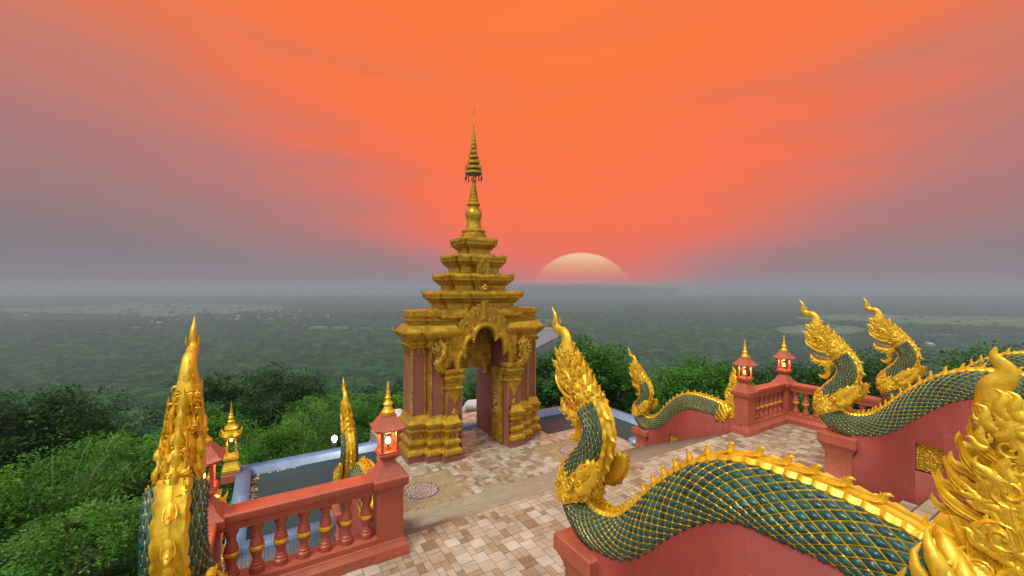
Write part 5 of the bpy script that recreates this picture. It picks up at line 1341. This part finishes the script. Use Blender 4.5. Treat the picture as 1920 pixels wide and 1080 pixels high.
# ------------------------------------------------------------------ trees and undergrowth near the terrace
def trunk_mb(h, r, seed, limbs=6, spread=.55):
    g = random.Random(seed); mb = MB()
    lean = (g.uniform(-.06, .06), g.uniform(-.06, .06))
    mb.sweep([(lean[0] * h * t + .05 * sin(t * 5 + seed), lean[1] * h * t, h * t) for t in np.linspace(0, 1, 8)], [r * (1.25 if t == 0 else 1) * (1 - .65 * t) for t in np.linspace(0, 1, 8)], seg=9)
    for k in range(limbs):
        t = g.uniform(.45, .9); a = g.uniform(0, 6.28); L_ = h * g.uniform(.25, .42)
        b = (lean[0] * h * t, lean[1] * h * t, h * t)
        mb.sweep([b, (b[0] + cos(a) * L_ * spread * .5, b[1] + sin(a) * L_ * spread * .5, b[2] + L_ * .4), (b[0] + cos(a) * L_ * spread, b[1] + sin(a) * L_ * spread, b[2] + L_ * .85)], [r * .42, r * .28, r * .08], seg=6)
    return mb
def make_tree(kind, seed, h, R, Hc, clumps, per, leaf, mat, label, core=True, droop=0):
    t_ = thing(kind, (0, 0, -500), label, 'tree')
    put('trunk', trunk_mb(h, h * .022 + .06, seed), BARK, t_)
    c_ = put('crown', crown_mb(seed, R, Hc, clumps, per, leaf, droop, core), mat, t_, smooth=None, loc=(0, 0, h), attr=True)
    return t_
def make_bamboo(seed, n, h):
    g = random.Random(seed); t_ = thing('bamboo_clump', (0, 0, -500), 'x', 'bamboo')
    mb = MB(); V = []; F = []; T = []; gn = np.random.default_rng(seed)
    for k in range(n):
        a = g.uniform(0, 6.28); hh = h * g.uniform(.7, 1.1); rr = g.uniform(.1, .6); be = g.uniform(.12, .42) * hh
        P = [(cos(a) * (rr + be * t ** 2.4), sin(a) * (rr + be * t ** 2.4), hh * (t - .16 * t ** 4)) for t in np.linspace(0, 1, 9)]
        mb.sweep(P, [.035 * (1 - .75 * t) for t in np.linspace(0, 1, 9)], seg=5)
        P = np.array(P); tn_ = g.uniform(0, 1)
        m_ = 330; tt_ = gn.uniform(.25, 1, m_) ** .8; idx = tt_ * 8; i = np.minimum(idx.astype(int), 7); f = (idx - i)[:, None]
        base = P[i] * (1 - f) + P[i + 1] * f
        o = gn.normal(0, 1, (m_, 3)) * (.32, .32, .2); c_ = base + o
        d = o * 2 + gn.normal(0, .4, (m_, 3)); d[:, 2] -= .55; d /= np.linalg.norm(d, axis=1)[:, None]
        sd = np.cross(d, gn.normal(0, .5, (m_, 3)) + (0, 0, 1)); sd /= np.linalg.norm(sd, axis=1)[:, None]
        l_ = gn.uniform(.14, .27, (m_, 1)); w_ = .019
        Vq = np.stack([c_, c_ + d * l_ * .4 + sd * w_, c_ + d * l_, c_ + d * l_ * .4 - sd * w_], 1).reshape(-1, 3)
        V.append(Vq); T += np.clip(tn_ * .6 + gn.uniform(0, .4, m_), 0, 1).tolist()
    V = np.concatenate(V); lf = MB().add(V, np.arange(len(V)).reshape(-1, 4), 0, T)
    put('culms', mb, plain('bamboo_culm', (.20, .22, .07), .5), t_); put('foliage', lf, LEAFB, t_, smooth=None, attr=True)
    return t_
protos = {
 'broad': make_tree('broadleaf_tree', 31, 6.0, 3.2, 5.0, 44, 190, .21, LEAF, 'x'),
 'dark': make_tree('dark_tree', 32, 6.5, 3.4, 5.6, 56, 200, .17, LEAFD, 'x'),
 'airy': make_tree('feathery_tree', 33, 6.5, 3.0, 4.0, 26, 260, .17, LEAFY, 'x', core=False),
 'round': make_tree('round_tree', 34, 4.5, 3.1, 4.4, 46, 220, .15, LEAF, 'x'),
 'bamboo': make_bamboo(35, 26, 7.0)}
HB = {'broad': 6 + 2.7, 'dark': 6.5 + 3.0, 'airy': 6.5 + 2.2, 'round': 4.5 + 2.4, 'bamboo': 6.3}
for _k, _t in protos.items():
    _z = max(max((v_.co.z + c_.location.z) for v_ in list(c_.data.vertices)[::37]) for c_ in bpy.data.objects if c_.parent == _t and c_.name.split('.')[0] in ('crown', 'foliage'))
    HB[_k] = _z * .96
used_p = set()
def plant(kind, px, d, ytop, label, group, seed):
    x, y = at(px, d); g = ground_z(x, y) - .4; zt = zat(ytop, d); sc = max(.35, min(2.1, (zt - g) / HB[kind]))
    g = zt - sc * HB[kind] if sc in (.35, 2.1) else g
    if kind in used_p: o = copy_tree(protos[kind], (x, y, g), label, group, rz=seed * 1.7, sc=sc)
    else:
        o = protos[kind]; used_p.add(kind); o.location = (x, y, g); o.rotation_euler = (0, 0, seed * 1.7); o.scale = (sc, sc, sc); o['label'] = label; o['group'] = group
    return o
GR = 'trees on the hillside round the terrace'
TR = [  # kind, pixel column, distance, pixel row of the top, label
 ('dark', -20, 24, 742, 'tall dark tree at the far left edge, rising highest of the left foreground trees'),
 ('dark', 75, 27, 736, 'dark spreading tree second from the left edge of the frame'),
 ('dark', 150, 30, 765, 'lower dark tree crown thinning out towards the open valley, third from the left edge'),
 ('airy', 178, 15, 838, 'bright green feathery tree in front of the dark trees, left of the big golden crest'),
 ('bamboo', 100, 12, 850, 'thin yellow green bamboo clump with bare stalks left of the feathery tree'),
 ('round', 20, 10, 940, 'dense low bushy tree in the bottom left corner'),
 ('round', -10, 14, 880, 'leafy bush-like tree cut by the left edge, over the corner bamboo'),
 ('airy', 165, 9, 965, 'leafy sapling at the bottom, just left of the scaled foreground body'),
 ('dark', 235, 16, 900, 'bushy green tree touching the left side of the foreground serpent crest'),
 ('broad', 262, 22, 815, 'mid green tree just left of the foreground golden crest, behind the feathery tree'),
 ('dark', 525, 34, 695, 'broad dark round tree with visible bare twigs behind the gold pool lantern'),
 ('dark', 418, 36, 702, 'dark tree left of the gold pool lantern, right of the tall golden crest'),
 ('broad', 395, 25, 775, 'light green tree just behind the big golden crest on its right side'),
 ('bamboo', 500, 23, 795, 'tall bright bamboo clump to the right of the gold pool lantern'),
 ('round', 515, 21, 800, 'rounded glossy green tree between two bamboos behind the pool rim'),
 ('bamboo', 585, 26, 765, 'tall feathery bamboo clump left of the small serpent head'),
 ('airy', 600, 30, 745, 'slender tree with loose crown behind the middle bamboo clump'),
 ('bamboo', 560, 20, 835, 'low bamboo clump just behind the pool rim, left of the street lamp'),
 ('bamboo', 455, 20, 835, 'low bamboo clump directly behind the gold pool lantern'),
 ('round', 660, 38, 775, 'small green tree behind the crest of the small serpent left of the gate'),
 ('broad', 735, 44, 740, 'green tree low behind the lantern post beside the gate wall'),
 ('dark', 905, 30, 715, 'dark tree seen through the gate opening'),
 ('dark', 1030, 32, 664, 'leafy tree between the gate and the big serpent neck'),
 ('broad', 1115, 30, 640, 'tallest loose crowned tree right of the big golden serpent head'),
 ('broad', 1075, 34, 676, 'dark tree behind the big golden serpent head'),
 ('dark', 1170, 36, 705, 'dark tree behind the small serpent head at right'),
 ('broad', 1290, 32, 682, 'bright green tree above the arched back of the small serpent'),
 ('round', 1230, 29, 728, 'bushy tree behind the neck of the small serpent at right'),
 ('broad', 1345, 34, 684, 'green tree left of the small serpent tail tip'),
 ('dark', 1440, 36, 690, 'dark green tree between the two glowing lantern posts'),
 ('dark', 1530, 38, 688, 'dark tree right of the rightmost lantern post'),
 ('dark', 1650, 34, 662, 'tall dark tree between the two large right serpent necks'),
 ('broad', 1595, 36, 700, 'tree behind the large right serpent open mouth'),
 ('round', 1500, 28, 745, 'low bushy tree behind the corner balustrade'),
 ('airy', 1895, 40, 655, 'small tree top showing above the scaled body at the far right edge'),
]
for i, (k, px, d, yt, l_) in enumerate(TR): plant(k, px, d, yt, l_, GR, i)

# low growth covering the slope: one mass
rg = np.random.default_rng(9)
sh1 = crown_mb(201, 1.0, 1.1, 18, 90, .12, core=True); sh2 = crown_mb(202, 1.0, 1.3, 18, 80, .15, core=True, droop=.4, long=1.3)
so1 = bpy.data.objects.new('shrub_source', sh1.mesh('shrub_source', [LEAFD], None, True)); so2 = bpy.data.objects.new('shrub_source', sh2.mesh('shrub_source', [LEAF], None, True)); so3 = bpy.data.objects.new('shrub_source', crown_mb(203, 1.0, 1.1, 18, 90, .13, core=True).mesh('shrub_source', [LEAFD], None, True))
ucol = bpy.data.collections.new('undergrowth_sources'); [ucol.objects.link(o_) for o_ in (so1, so2, so3)]
pts, scs, tn = [], [], []
for k in range(5200):
    d = 4.5 + 75 * rg.uniform() ** 1.5; px = rg.uniform(-200, 2100); x, y = at(px, d)
    if -2.6 < x < 14.0 and -6 < y < 15.2: continue
    if 2.4 < x < 9.2 and y < 23: continue
    s_ = rg.uniform(.45, 1.35) * (1 + d * .014); z = ground_z(x, y)
    if d < 16 and x < -2: z += .5
    pts.append((x, y, z + s_ * .3)); scs.append(s_); tn.append(rg.uniform())
me = bpy.data.meshes.new('undergrowth'); me.from_pydata(pts, [], [])
a = me.attributes.new('sc', 'FLOAT', 'POINT'); a.data.foreach_set('value', scs)
a = me.attributes.new('rz', 'FLOAT', 'POINT'); a.data.foreach_set('value', [q * 6.28 for q in tn])
uo = bpy.data.objects.new('undergrowth', me); COL.objects.link(uo); tag(uo, kind='stuff')
ng2 = ng.copy(); ng2.name = 'undergrowth_scatter'
for nd in ng2.nodes:
    if nd.bl_idname == 'GeometryNodeCollectionInfo': nd.inputs['Collection'].default_value = ucol
    if nd.bl_idname == 'FunctionNodeRandomValue': nd.inputs[5].default_value = 2
md = uo.modifiers.new('scatter', 'NODES'); md.node_group = ng2
